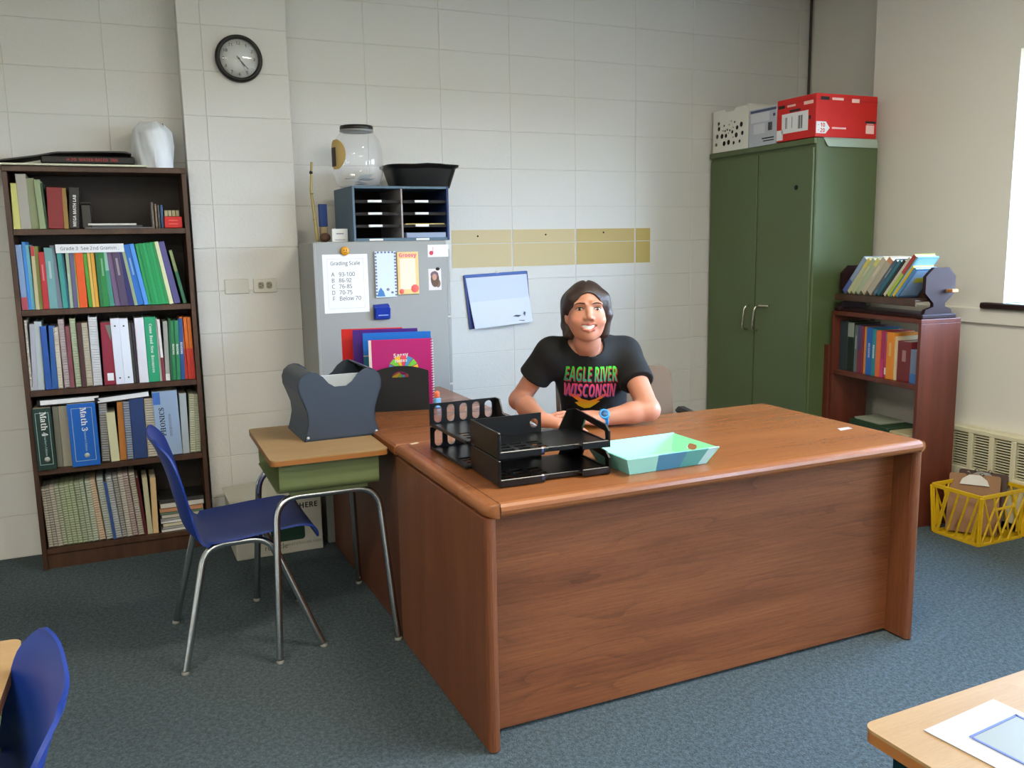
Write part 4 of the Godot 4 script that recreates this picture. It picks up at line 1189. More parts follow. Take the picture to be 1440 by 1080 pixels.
		4: return [
			[-0.3620, 0.0737, 0.284, 0.3, "16352f", "n", "wide blackish green binder lettered Math 4", "math:Math 4"],
			[-0.2872, 0.0252, 0.281, -0.4, "7b7b70", "b", "thin grey softcover", ""],
			[-0.2608, 0.0371, 0.282, -0.2, "a39d8c", "b", "beige grey textbook", ""],
			[-0.2225, 0.1162, 0.292, 0.3, "0b5fbd", "n", "wide bright blue binder lettered Math 3", "math:Math 3"],
			[-0.1008, 0.0347, 0.280, -1.4, "6b6b70", "s", "dark grey spiral-bound book", ""],
			[-0.0613, 0.0368, 0.234, 1.2, "cfcca4", "b", "short cream softcover", ""],
			[-0.0232, 0.0296, 0.279, -1.4, "b06f2f", "b", "orange brown softcover", ""],
			[0.0077, 0.0286, 0.280, -0.1, "3f557a", "s", "blue spiral-bound book with white coil", ""],
			[0.0375, 0.0602, 0.291, 0.1, "223a6b", "n", "navy ring binder", ""],
			[0.0990, 0.0418, 0.285, -0.4, "9a8f7c", "s", "thick grey book with brown coil", ""],
			[0.1433, 0.1102, 0.313, 1.0, "93a9c6", "b", "wide pale blue phonics volume", "phon:PHONICS"],
			[0.2553, 0.0313, 0.295, -0.4, "a5afb4", "b", "pale grey workbook", ""],
			[0.2892, 0.0249, 0.288, -2.5, "afb89c", "s", "pale green spiral-bound book", ""],
			[0.3154, 0.0224, 0.286, -2.0, "a8b296", "s", "second pale green spiral-bound book", ""],
			]
		5: return [
			[-0.3554, 0.0193, 0.282, 1.6, "968c80", "s", "grey beige spiral-bound book", ""],
			[-0.3355, 0.0194, 0.284, 2.8, "6e6863", "s", "dark taupe spiral-bound book", ""],
			[-0.3156, 0.0194, 0.286, 3.1, "979186", "s", "pale taupe spiral-bound book", ""],
			[-0.2956, 0.0195, 0.287, 3.2, "838d73", "s", "grey green spiral-bound book", ""],
			[-0.2754, 0.0213, 0.288, 3.1, "7c9068", "s", "sage spiral-bound book", ""],
			[-0.2535, 0.0208, 0.290, 3.4, "789063", "s", "moss green spiral-bound book", ""],
			[-0.2321, 0.0197, 0.292, 3.5, "7d9169", "s", "light moss spiral-bound book", ""],
			[-0.2117, 0.0228, 0.293, 3.3, "6e8260", "s", "dull green spiral-bound book", ""],
			[-0.1883, 0.0199, 0.295, 3.6, "829679", "s", "soft green spiral-bound book", ""],
			[-0.1678, 0.0241, 0.296, 3.0, "8ca08f", "s", "mint grey spiral-bound book", ""],
			[-0.1412, 0.0260, 0.299, 4.5, "ba9472", "s", "tan spiral-bound book", ""],
			[-0.1116, 0.0286, 0.301, 4.2, "8c9b9a", "s", "pale blue grey spiral-bound book", ""],
			[-0.0824, 0.0119, 0.281, 4.2, "31508f", "b", "thin blue softcover", ""],
			[-0.0698, 0.0252, 0.304, 4.3, "8c96a6", "s", "steel blue spiral-bound book", ""],
			[-0.0433, 0.0223, 0.306, 4.2, "636368", "s", "charcoal spiral-bound book", ""],
			[-0.0204, 0.0224, 0.308, 4.0, "a5a09a", "s", "light grey spiral-bound book", ""],
			[0.0027, 0.0243, 0.310, 4.4, "826469", "s", "dusty mauve spiral-bound book", ""],
			[0.0283, 0.0251, 0.311, 4.1, "8c8278", "s", "stone grey spiral-bound book", ""],
			[0.0546, 0.0129, 0.284, 4.0, "55181f", "b", "dark red thin book", ""],
			[0.0688, 0.0222, 0.280, 1.2, "b7b394", "b", "cream green softcover", ""],
			[0.0922, 0.0248, 0.275, -1.2, "cdae82", "b", "straw coloured softcover", ""],
			]
	return []

# ---------------------------------------------------------------- books
const NTH := ["first", "second", "third", "fourth", "fifth", "sixth", "seventh", "eighth", "ninth", "tenth", "eleventh", "twelfth", "thirteenth", "fourteenth", "fifteenth", "sixteenth", "seventeenth", "eighteenth", "nineteenth", "twentieth", "twenty-first", "twenty-second", "twenty-third", "twenty-fourth", "twenty-fifth", "twenty-sixth", "twenty-seventh", "twenty-eighth", "twenty-ninth", "thirtieth", "thirty-first", "thirty-second", "thirty-third", "thirty-fourth", "thirty-fifth", "thirty-sixth", "thirty-seventh", "thirty-eighth"]

func make_book(called: String, label: String, w: float, h: float, d: float, c: Color, kind: String, print_: String, group: String) -> Node3D:
	# spine towards +z, foot of the spine's left corner at the origin
	var t := thing(called, label, "book", Vector3.ZERO, 0.0, group)
	var cm := paint(c, 0.45)
	var board := minf(0.0022, w * 0.22)
	var mb := Mb.new()
	if kind == "s":      # wire-bound: two covers, the sheets' edges show between them
		mb.span(Vector3(0, 0, -d), Vector3(board, h, -0.004)).span(Vector3(w - board, 0, -d), Vector3(w, h, -0.004))
		part("cover", mb, cm, t)
		part("pages", Mb.new().span(Vector3(board, 0.002, -d + 0.003), Vector3(w - board, h - 0.002, -0.006)), paint(c.lerp(Color(0.85, 0.83, 0.76), 0.45), 0.8), t)
		var co := Mb.new()
		var n := int(h / 0.0115)
		for i in n:
			var y := 0.008 + i * (h - 0.016) / (n - 1.0)
			co.box(Vector3(w / 2, y, -0.003), Vector3(w * 0.86, 0.0042, 0.009), 0.0018)
		part("coil", co, paint(c.lerp(Color(0.80, 0.79, 0.76), 0.6), 0.4), t)
	else:
		mb.span(Vector3(0, 0, -d), Vector3(board, h, -0.001)).span(Vector3(w - board, 0, -d), Vector3(w, h, -0.001))
		mb.box(Vector3(w / 2, h / 2, -0.002), Vector3(w, h, 0.004), minf(0.0018, w * 0.2))
		part("cover", mb, cm, t)
		part("pages", Mb.new().span(Vector3(board, 0.003, -d + 0.004), Vector3(w - board, h - 0.004, -0.004)), M.pages, t)
	var p := print_.split(":")
	match p[0]:
		"red", "bot", "top":
			var f := float(p[2])
			var y0 := 0.0 if p[0] != "top" else h * (1.0 - f)
			part("spine_label", Mb.new().span(Vector3(0.0006, y0 + 0.001, -0.002), Vector3(w - 0.0006, y0 + h * f - 0.001, 0.0006)), paint(Color(p[1]), 0.5), t)
		"dots":
			part("spine_print", Mb.new().span(Vector3(w * 0.36, h * 0.5, -0.001), Vector3(w * 0.64, h * 0.78, 0.0005)), paint(c.lerp(Color(0.9, 0.88, 0.84), 0.45), 0.5), t)
		"tag":
			part("spine_label", Mb.new().span(Vector3(w * 0.3, 0.02, -0.001), Vector3(w * 0.85, 0.055, 0.0006)), M.white_paper, t)
			part("spine_print", Mb.new().prism(PackedVector2Array([Vector2(w * 0.4, h * 0.96), Vector2(w * 0.96, h * 0.96), Vector2(w * 0.8, h * 0.7)]), -0.001, 0.0005), paint(Color(0.45, 0.47, 0.44)), t)
		"rivets":
			for y in [0.03, h - 0.035]:
				part("rivet", Mb.new().lathe([Vector2(0.004, -0.001), Vector2(0.004, 0.001), Vector2(0, 0.0012)], 10, Transform3D(Basis(Vector3(1, 0, 0), PI / 2), Vector3(w / 2, y, 0))), paint(Color(0.25, 0.25, 0.28)), t)
		"text":
			write(p[1], minf(w * 0.5, 0.012), M.white_ink, t, Vector3(w / 2, h * 0.52, 0.0004), Vector3(0, 0, -PI / 2), font_serif if w > 0.03 else null)
		"side":
			write(p[1], 0.013, M.white_ink, t, Vector3(w * 0.55, h * 0.43, 0.0004), Vector3(0, 0, PI / 2))
		"phon":
			write(p[1], 0.022, M.ink, t, Vector3(w * 0.32, h * 0.53, 0.0004), Vector3(0, 0, PI / 2), font_serif)
			write("INTERVENTION", 0.010, paint(Color(0.35, 0.38, 0.45)), t, Vector3(w * 0.62, h * 0.47, 0.0004), Vector3(0, 0, PI / 2), font_serif)
			part("spine_label", Mb.new().span(Vector3(0.001, h * 0.8, -0.001), Vector3(w * 0.3, h - 0.004, 0.0006)), paint(Color(0.25, 0.42, 0.72)), t)
		"math":
			var g := 0.0022; var mx := w * 0.13; var fr := Mb.new()
			fr.span(Vector3(mx, 0.025, 0), Vector3(mx + g, h - 0.02, 0.0006)).span(Vector3(w - mx - g, 0.025, 0), Vector3(w - mx, h - 0.02, 0.0006))
			fr.span(Vector3(mx, 0.025, 0), Vector3(w - mx, 0.025 + g, 0.0006)).span(Vector3(mx, h - 0.02 - g, 0), Vector3(w - mx, h - 0.02, 0.0006))
			part("spine_border", fr, paint(Color(0.62, 0.72, 0.74)), t)
			write(p[1], 0.024, M.white_ink, t, Vector3(w * 0.55, h * 0.75, 0.0004), Vector3(0, 0, -PI / 2), font_serif)
			write("A Teacher's Edition", 0.008, paint(Color(0.6, 0.68, 0.72)), t, Vector3(w * 0.55, h * 0.42, 0.0004), Vector3(0, 0, -PI / 2), font_serif)
			part("spine_emblem", Mb.new().lathe([Vector2(0.012, 0), Vector2(0.012, 0.0006), Vector2(0, 0.0006)], 8, Transform3D(Basis(Vector3(1, 0, 0), PI / 2), Vector3(w * 0.55, 0.05, 0))), paint(Color(0.72, 0.76, 0.74)), t)
	return t

func lean_on(t: Node3D, x: float, y: float, z: float, w: float, lean: float):
	t.rotation.z = lean
	t.position = Vector3(x, y, z) if lean >= 0.0 else Vector3(x + w - w * cos(lean), y - w * sin(lean), z)

func tall_bookcase_things():
	var ys := {1: 1.548, 2: 1.196, 3: 0.834, 4: 0.472, 5: 0.097}
	var shelf_name := {1: "top", 2: "second", 3: "third", 4: "fourth", 5: "bottom"}
	for n in ys:
		var i := 0
		for b in shelf_of_books(n):
			var w: float = b[1]; var h: float = b[2]
			var front := 0.238 - rng.randf_range(0.0, 0.010)
			var d := 0.205
			if str(b[7]).begins_with("math"): front = 0.268
			var t := make_book("book", "%s, %s from left on %s shelf of tall bookcase" % [b[6], NTH[i], shelf_name[n]], w, h, d, Color(b[4]), b[5], b[7], "books on the %s shelf of the tall bookcase" % shelf_name[n])
			lean_on(t, b[0], ys[n] + 0.0008, front, w, deg_to_rad(b[3]))
			i += 1
	# top shelf: glass jar-like block, papers, small boxes
	var gb := thing("tape_case", "small smoky grey plastic case beside the black kit box on the top shelf", "case", Vector3(-0.071, 1.5485, 0.19))
	part("case", Mb.new().box(Vector3(0, 0.055, 0), Vector3(0.046, 0.11, 0.07), 0.006), paint(Color(0.14, 0.14, 0.13), 0.25), gb)
	part("lid", Mb.new().box(Vector3(0, 0.114, 0), Vector3(0.046, 0.008, 0.07), 0.003), paint(Color(0.22, 0.22, 0.2), 0.3), gb)
	var pp := [[0.06, 0.0, 0.29, 0.006, Color(0.42, 0.42, 0.42), "grey folder lying lowest in the flat paper pile, tall bookcase top shelf"], [0.05, 0.0065, 0.21, 0.008, Color(0.30, 0.30, 0.31), "dark folder lying in the flat paper pile, tall bookcase top shelf"], [0.03, 0.015, 0.20, 0.008, Color(0.84, 0.83, 0.80), "white paper sheaf topping the flat pile, tall bookcase top shelf"]]
	for q in pp:
		single("paper_sheaf", Mb.new().box(Vector3(0, q[3] / 2, 0), Vector3(q[2], q[3], 0.19), 0.001), paint(q[4], 0.8), q[5], "papers", Vector3(q[0], 1.5485 + q[1], 0.14), 0.03, "flat papers on the top shelf")
	var small := [[0.201, 0.010, 0.118, Color(0.42, 0.38, 0.35), "grey beige"], [0.216, 0.008, 0.110, Color(0.50, 0.42, 0.33), "tan"], [0.228, 0.008, 0.105, Color(0.30, 0.30, 0.33), "charcoal"], [0.240, 0.011, 0.105, Color(0.20, 0.34, 0.50), "blue"]]
	for q in small:
		var sb := make_book("booklet", "thin %s booklet standing at the right of the tall bookcase's top shelf" % q[4], q[1], q[2], 0.13, q[3], "b", "", "small booklets on the top shelf")
		lean_on(sb, q[0], 1.549, 0.225, q[1], 0.0)
	for i in 4:
		var sb := make_book("booklet", "small grey and cream booklet behind the red box, %s from left" % NTH[i], 0.0145, 0.082, 0.12, Color(0.42, 0.41, 0.36), "b", "top:b5ac86:0.35", "small booklets behind the red box")
		lean_on(sb, 0.258 + i * 0.0165, 1.549, 0.205, 0.0145, 0.0)
	var rb := thing("card_box", "small bright red card box on the top shelf of the tall bookcase", "box", Vector3(0.292, 1.549, 0.228))
	part("box", Mb.new().box(Vector3(0, 0.026, 0), Vector3(0.078, 0.052, 0.018), 0.002), paint(Color(0.78, 0.06, 0.05), 0.4), rb)
	part("printed_line", Mb.new().span(Vector3(-0.02, 0.033, 0.008), Vector3(0.02, 0.036, 0.0095)).span(Vector3(-0.02, 0.017, 0.008), Vector3(0.02, 0.020, 0.0095)), paint(Color(0.92, 0.45, 0.40)), rb)
	# paper sign hung on the second compartment
	var sg := thing("shelf_sign", "white strip of paper with handwriting above the second shelf's books", "sign", Vector3(-0.068, 1.462, 0.2425))
	part("strip", Mb.new().box(Vector3(0, 0.0, 0), Vector3(0.278, 0.038, 0.001)), M.white_paper, sg)
	write("Grade 3  See 2nd Gramm .", 0.015, paint(Color(0.22, 0.22, 0.30)), sg, Vector3(0, 0.0, 0.0006), Vector3.ZERO, font_plain)
	# two black books lying over the fourth shelf's row
	for q in [[-0.215, 0.255, 0.762, 0.01, 0.7, "black hardcover lying above the Math 4 and Math 3 binders"], [0.01, 0.235, 0.757, 0.065, 0.5, "black hardcover lying tilted above the spiral books of the fourth shelf"]]:
		var k := thing("lying_book", q[5], "book", Vector3(q[0], q[2], 0.13))
		k.rotation.z = q[3]
		part("cover", Mb.new().span(Vector3(-q[1] / 2, 0, -0.1), Vector3(q[1] / 2, 0.004, 0.1)).span(Vector3(-q[1] / 2, 0.026, -0.1), Vector3(q[1] / 2, 0.030, 0.1)).span(Vector3(-q[1] / 2, 0, -0.1), Vector3(-q[1] / 2 + 0.012, 0.03, 0.1)), M.matt_black, k)
		part("pages", Mb.new().span(Vector3(-q[1] / 2 + 0.012, 0.004, -0.098), Vector3(q[1] / 2 - 0.003, 0.026, 0.097)), M.white_paper, k)
	# magazines stacked flat at the right of the bottom shelf
	var y := 0.0975
	var names := ["white", "pale grey", "cream", "white glossy", "light grey", "off-white", "green-edged", "peach", "white thick", "dark grey"]
	var cols := [Color(0.8, 0.8, 0.78), Color(0.6, 0.6, 0.6), Color(0.75, 0.72, 0.62), Color(0.82, 0.82, 0.82), Color(0.55, 0.56, 0.55), Color(0.72, 0.70, 0.65), Color(0.35, 0.45, 0.38), Color(0.70, 0.50, 0.36), Color(0.76, 0.75, 0.72), Color(0.20, 0.20, 0.20)]
	for i in 10:
		var hh: float = [0.013, 0.012, 0.016, 0.014, 0.012, 0.016, 0.012, 0.022, 0.024, 0.02][i]
		var mg := thing("magazine", "%s magazine, %s from the bottom of the flat stack on the bottom shelf" % [names[i], NTH[i]], "magazine", Vector3(0.231 + rng.randf_range(-0.006, 0.006), y, 0.135), rng.randf_range(-0.06, 0.06), "magazines stacked on the bottom shelf")
		part("cover", Mb.new().span(Vector3(-0.1, 0, -0.095), Vector3(0.1, 0.001, 0.095)).span(Vector3(-0.1, hh - 0.0015, -0.095), Vector3(0.1, hh - 0.0005, 0.095)), paint(cols[i].darkened(0.35), 0.4), mg)
		part("pages", Mb.new().span(Vector3(-0.099, 0.001, -0.094), Vector3(0.099, hh - 0.0015, 0.094)), paint(cols[i], 0.8), mg)
		y += hh
	# on the top panel
	single("poster_board", Mb.new().box(Vector3(0, 0.004, 0), Vector3(0.60, 0.008, 0.25), 0.001), paint(Color(0.82, 0.83, 0.74), 0.7), "flat cream poster board lying on top of the tall bookcase", "board", Vector3(-0.105, 1.8205, 0.15), 0.0)
	var bb := thing("black_binder", "floppy black portfolio with red lettering lying on top of the tall bookcase", "portfolio", Vector3(-0.13, 1.8295, 0.15))
	var sheetf := func(u: float, v: float) -> Vector3:
		var x := lerpf(-0.42, 0.266, u)
		var yy := lerp_table([[-0.42, 0.006], [-0.26, 0.010], [-0.12, 0.035], [-0.04, 0.052], [0.24, 0.056], [0.266, 0.050]], x)
		return Vector3(x, yy + sin(u * 9.0 + v * 4.0) * 0.002, lerpf(0.12, -0.11, v))
	part("flap", Mb.new().grid(sheetf, 30, 6, 0.006), paint(Color(0.16, 0.155, 0.15), 0.45), bb)
	part("body", Mb.new().span(Vector3(-0.10, 0.0, -0.1), Vector3(0.276, 0.036, 0.115), 0.006), paint(Color(0.05, 0.045, 0.045), 0.5), bb)
	write("H 2O  WATER-BASED  INK", 0.013, paint(Color(0.62, 0.16, 0.14)), bb, Vector3(0.105, 0.018, 0.1155))
	var ro := thing("paper_roll", "crumpled white plastic-wrapped roll standing on the tall bookcase's right end", "paper roll", Vector3(0.235, 1.8205, 0.14))
	var prof := func(u: float, v: float) -> Vector3:
		var a := TAU * u
		var r := lerp_table([[0.0, 0.074], [0.5, 0.080], [0.85, 0.074], [1.0, 0.045]], v) * (1.0 + 0.06 * sin(a * 3.0 + v * 2.0) + 0.03 * sin(a * 7.0 + v * 5.0) + 0.012 * sin(a * 17.0 + v * 9.0))
		return Vector3(sin(a) * r * 1.15, v * 0.205 + 0.008 * sin(a * 4.0) * v, cos(a) * r)
	part("wrap", Mb.new().grid(prof, 64, 18), paint(Color(0.84, 0.86, 0.88), 0.35), ro)
	part("top_fold", Mb.new().ellipsoid(Vector3(0, 0.195, 0), Vector3(0.055, 0.02, 0.05), 8), paint(Color(0.84, 0.86, 0.88), 0.35), ro)

func short_bookcase_things():
	var tf := Transform3D(Basis(Vector3.UP, -1.69), Vector3(3.598, 0, 1.29))
	var put_in := func(o: Node3D, at: Vector3, extra := Basis.IDENTITY): o.transform = tf * Transform3D(extra, at)
	var row := [[0.066, 0.272, "2f3d40", "thick slate green book", ""], [0.05, 0.27, "1d2b26", "blackish green book with white label", "top:8f988c:0.3"], [0.026, 0.258, "5d6a6a", "grey softcover", "dots"], [0.030, 0.258, "52406a", "purple softcover", "red:7a3348:0.5"], [0.014, 0.256, "8a2a3a", "dark red softcover", ""], [0.018, 0.255, "c98a35", "golden orange softcover", ""], [0.046, 0.254, "1f62b5", "bright blue workbook with white title", "text:READING"], [0.028, 0.25, "23808c", "teal workbook", "text:READING"], [0.028, 0.244, "d86a3a", "salmon orange softcover", ""], [0.022, 0.243, "a02c5c", "magenta softcover", "bot:c03a70:0.4"], [0.022, 0.243, "b0305a", "raspberry softcover", "tag"], [0.052, 0.242, "e08a1f", "thick orange textbook", "dots"], [0.014, 0.225, "cdbb95", "thin cream softcover", ""], [0.092, 0.205, "6d1f24", "thick maroon hardcover set", "dots"], [0.062, 0.17, "6f7f96", "grey blue picture book", "bot:3d6fae:0.3"]]
	var x := -0.308; var i := 0
	for b in row:
		var t := make_book("book", "%s, %s from left in the short reddish bookcase" % [b[3], NTH[i]], b[0], b[1], 0.17, Color(b[2]), "b", b[4], "books in the short bookcase")
		put_in.call(t, Vector3(x, 0.7228, -0.03 - rng.randf_range(0, 0.012)))
		x += b[0] + 0.0025; i += 1
	# things on the bottom shelf
	var gbx := single("storage_box", Mb.new().box(Vector3(0, 0.194, 0), Vector3(0.30, 0.388, 0.2), 0.006), paint(Color(0.10, 0.22, 0.12), 0.6), "dark green box low in the short bookcase, behind the desk corner", "box")
	put_in.call(gbx, Vector3(-0.03, 0.0825, -0.118))
	var cbx := single("storage_box", Mb.new().box(Vector3(0, 0.19, 0), Vector3(0.14, 0.38, 0.2), 0.006), paint(Color(0.66, 0.62, 0.48), 0.7), "cream box low in the short bookcase, beside its green box", "box")
	put_in.call(cbx, Vector3(0.2, 0.0825, -0.118))
	var pad := single("paper_pad", Mb.new().box(Vector3(0, 0.005, 0), Vector3(0.2, 0.01, 0.16), 0.001), paint(Color(0.55, 0.57, 0.5), 0.7), "grey paper pad on the dark green box in the short bookcase", "papers")
	put_in.call(pad, Vector3(-0.06, 0.471, -0.118))
	# slanted book trough
	var plum := mat("plum_wood", Color(0.165, 0.095, 0.11), 0.5, 0.0, 0.3)
	var tr := thing("book_trough", "dark plum wooden book trough with octagonal ends on the short bookcase", "book rack")
	put_in.call(tr, Vector3(0, 1.05, 0))
	for xx in [-0.315, 0.298]:
		var oc := PackedVector2Array([Vector2(-0.200, 0.0), Vector2(-0.188, 0.045), Vector2(-0.150, 0.058), Vector2(-0.150, 0.075), Vector2(-0.205, 0.125), Vector2(-0.205, 0.205), Vector2(-0.165, 0.248), Vector2(-0.075, 0.248), Vector2(-0.028, 0.205), Vector2(-0.028, 0.125), Vector2(-0.08, 0.075), Vector2(-0.08, 0.058), Vector2(-0.035, 0.045), Vector2(-0.015, 0.0)])
		part("end_panel", Mb.new().prism(oc, xx, xx + 0.022, Transform3D(Basis(Vector3(0, 0, 1), Vector3(0, 1, 0), Vector3(1, 0, 0)), Vector3.ZERO)), plum, tr)
		part("foot", Mb.new().span(Vector3(xx - 0.012, 0.0, -0.215), Vector3(xx + 0.034, 0.022, -0.005), 0.005), plum, tr)
	part("front_board", Mb.new().box(Vector3(-0.015, 0.088, -0.052), Vector3(0.60, 0.012, 0.10), 0.003, Transform3D(Basis(Vector3(1, 0, 0), 0.0), Vector3.ZERO)), M.walnut, tr)
	part("front_lip", Mb.new().box(Vector3(-0.015, 0.078, -0.004), Vector3(0.60, 0.036, 0.01), 0.003), M.walnut, tr)
	part("back_board", Mb.new().box(Vector3(-0.01, 0.15, -0.175), Vector3(0.55, 0.15, 0.012), 0.003), M.walnut, tr)
	part("peg", Mb.new().box(Vector3(0.335, 0.135, -0.17), Vector3(0.05, 0.016, 0.04), 0.003), paint(Color(0.66, 0.45, 0.25), 0.5), tr)
	part("base_rail", Mb.new().span(Vector3(-0.27, 0.0, -0.2), Vector3(0.26, 0.02, -0.03), 0.003), plum, tr)
	# books leaning along the trough, towards the near end
	var lot := [[0.024, 0.215, "8fa3bf", "white and blue picture book", "bot:5566a8:0.35"], [0.020, 0.21, "c3c49a", "pale yellow paperback", "top:d8c860:0.25"], [0.022, 0.21, "b9bf98", "pale green paperback", "dots"], [0.022, 0.21, "aebc9f", "mint cream paperback", "top:d8d080:0.2"], [0.030, 0.21, "c0b79f", "thick cream paperback", "dots"], [0.030, 0.21, "b4ab9a", "thick stone coloured paperback", "top:cf8f6a:0.12"], [0.018, 0.205, "4a5f73", "dark blue paperback", "dots"], [0.016, 0.205, "2f6f80", "deep teal paperback", ""], [0.014, 0.21, "33363d", "near black paperback", ""], [0.014, 0.225, "c8c6b0", "thin pale paperback", ""], [0.018, 0.24, "a8bf4a", "tall lime paperback with red top", "top:b04048:0.45"]]
	x = -0.300; i = 0
	var ln := deg_to_rad(-41)
	for b in lot:
		var t := make_book("paperback", "%s, %s from left in the slanted book trough" % [b[3], NTH[i]], b[0] * 1.2, b[1] + 0.03, 0.13, Color(b[2]), "b", b[4], "paperbacks in the book trough")
		put_in.call(t, Vector3(x + b[0] * 1.2 * (1 - cos(ln)), 1.146 - sin(ln) * b[0] * 1.2, -0.030), Basis(Vector3(0, 0, 1), ln))
		x += b[0] * 1.2 / cos(ln) + 0.0012; i += 1
	# three more show their covers at the near end of the row
	var faces := [[0.006, 0.235, "7fb6d8", "picture book showing a sky blue cover", Color(0.55, 0.75, 0.88)], [0.012, 0.17, "d8b82f", "small book with a cream cover and yellow spine", Color(0.84, 0.82, 0.66)], [0.012, 0.16, "5b93c4", "small book with a light blue cover at the row's end", Color(0.62, 0.76, 0.88)]]
	for b in faces:
		var t := make_book("paperback", "%s in the slanted book trough" % b[3], b[0] * 1.2, b[1] + 0.03, 0.13, Color(b[2]), "b", "", "paperbacks in the book trough")
		part("cover_picture", Mb.new().span(Vector3(b[0] * 1.2, 0.012, -0.12), Vector3(b[0] * 1.2 + 0.0006, b[1] + 0.018, -0.012)), paint(b[4], 0.4), t)
		part("cover_title", Mb.new().span(Vector3(b[0] * 1.2 + 0.0006, b[1] * 0.62, -0.10), Vector3(b[0] * 1.2 + 0.001, b[1] * 0.82, -0.035)), paint(Color(0.78, 0.74, 0.2), 0.5), t)
		put_in.call(t, Vector3(x + b[0] * 1.2 * (1 - cos(ln)), 1.146 - sin(ln) * b[0] * 1.2, -0.030), Basis(Vector3(0, 0, 1), ln))
		x += b[0] * 1.2 / cos(ln) + 0.003

# ---------------------------------------------------------------- on the desks
func stadium(w: float, h: float, c: Vector2, seg := 6) -> PackedVector2Array:
	return round_rect(w, h, minf(w, h) / 2 - 0.0002, seg, c)

func tray_floor(w: float, d: float) -> CSGShape3D:
	# lies in x and y; a slotted sheet
	var holes := []
	for i in 3:
		for j in 3:
			holes.append(round_rect(0.040, 0.020, 0.003, 2, Vector2(-w / 2 + 0.045 + i * 0.053, -d / 2 + 0.045 + j * 0.034)))
	return cut(PackedVector2Array([Vector2(-w / 2, -d / 2 + 0.0), Vector2(-w * 0.1, -d / 2), Vector2(-w * 0.04, -d / 2 + 0.02), Vector2(w * 0.18, -d / 2 + 0.02), Vector2(w * 0.24, -d / 2), Vector2(w / 2, -d / 2), Vector2(w / 2, d / 2), Vector2(-w / 2, d / 2)]), holes, 0.003)

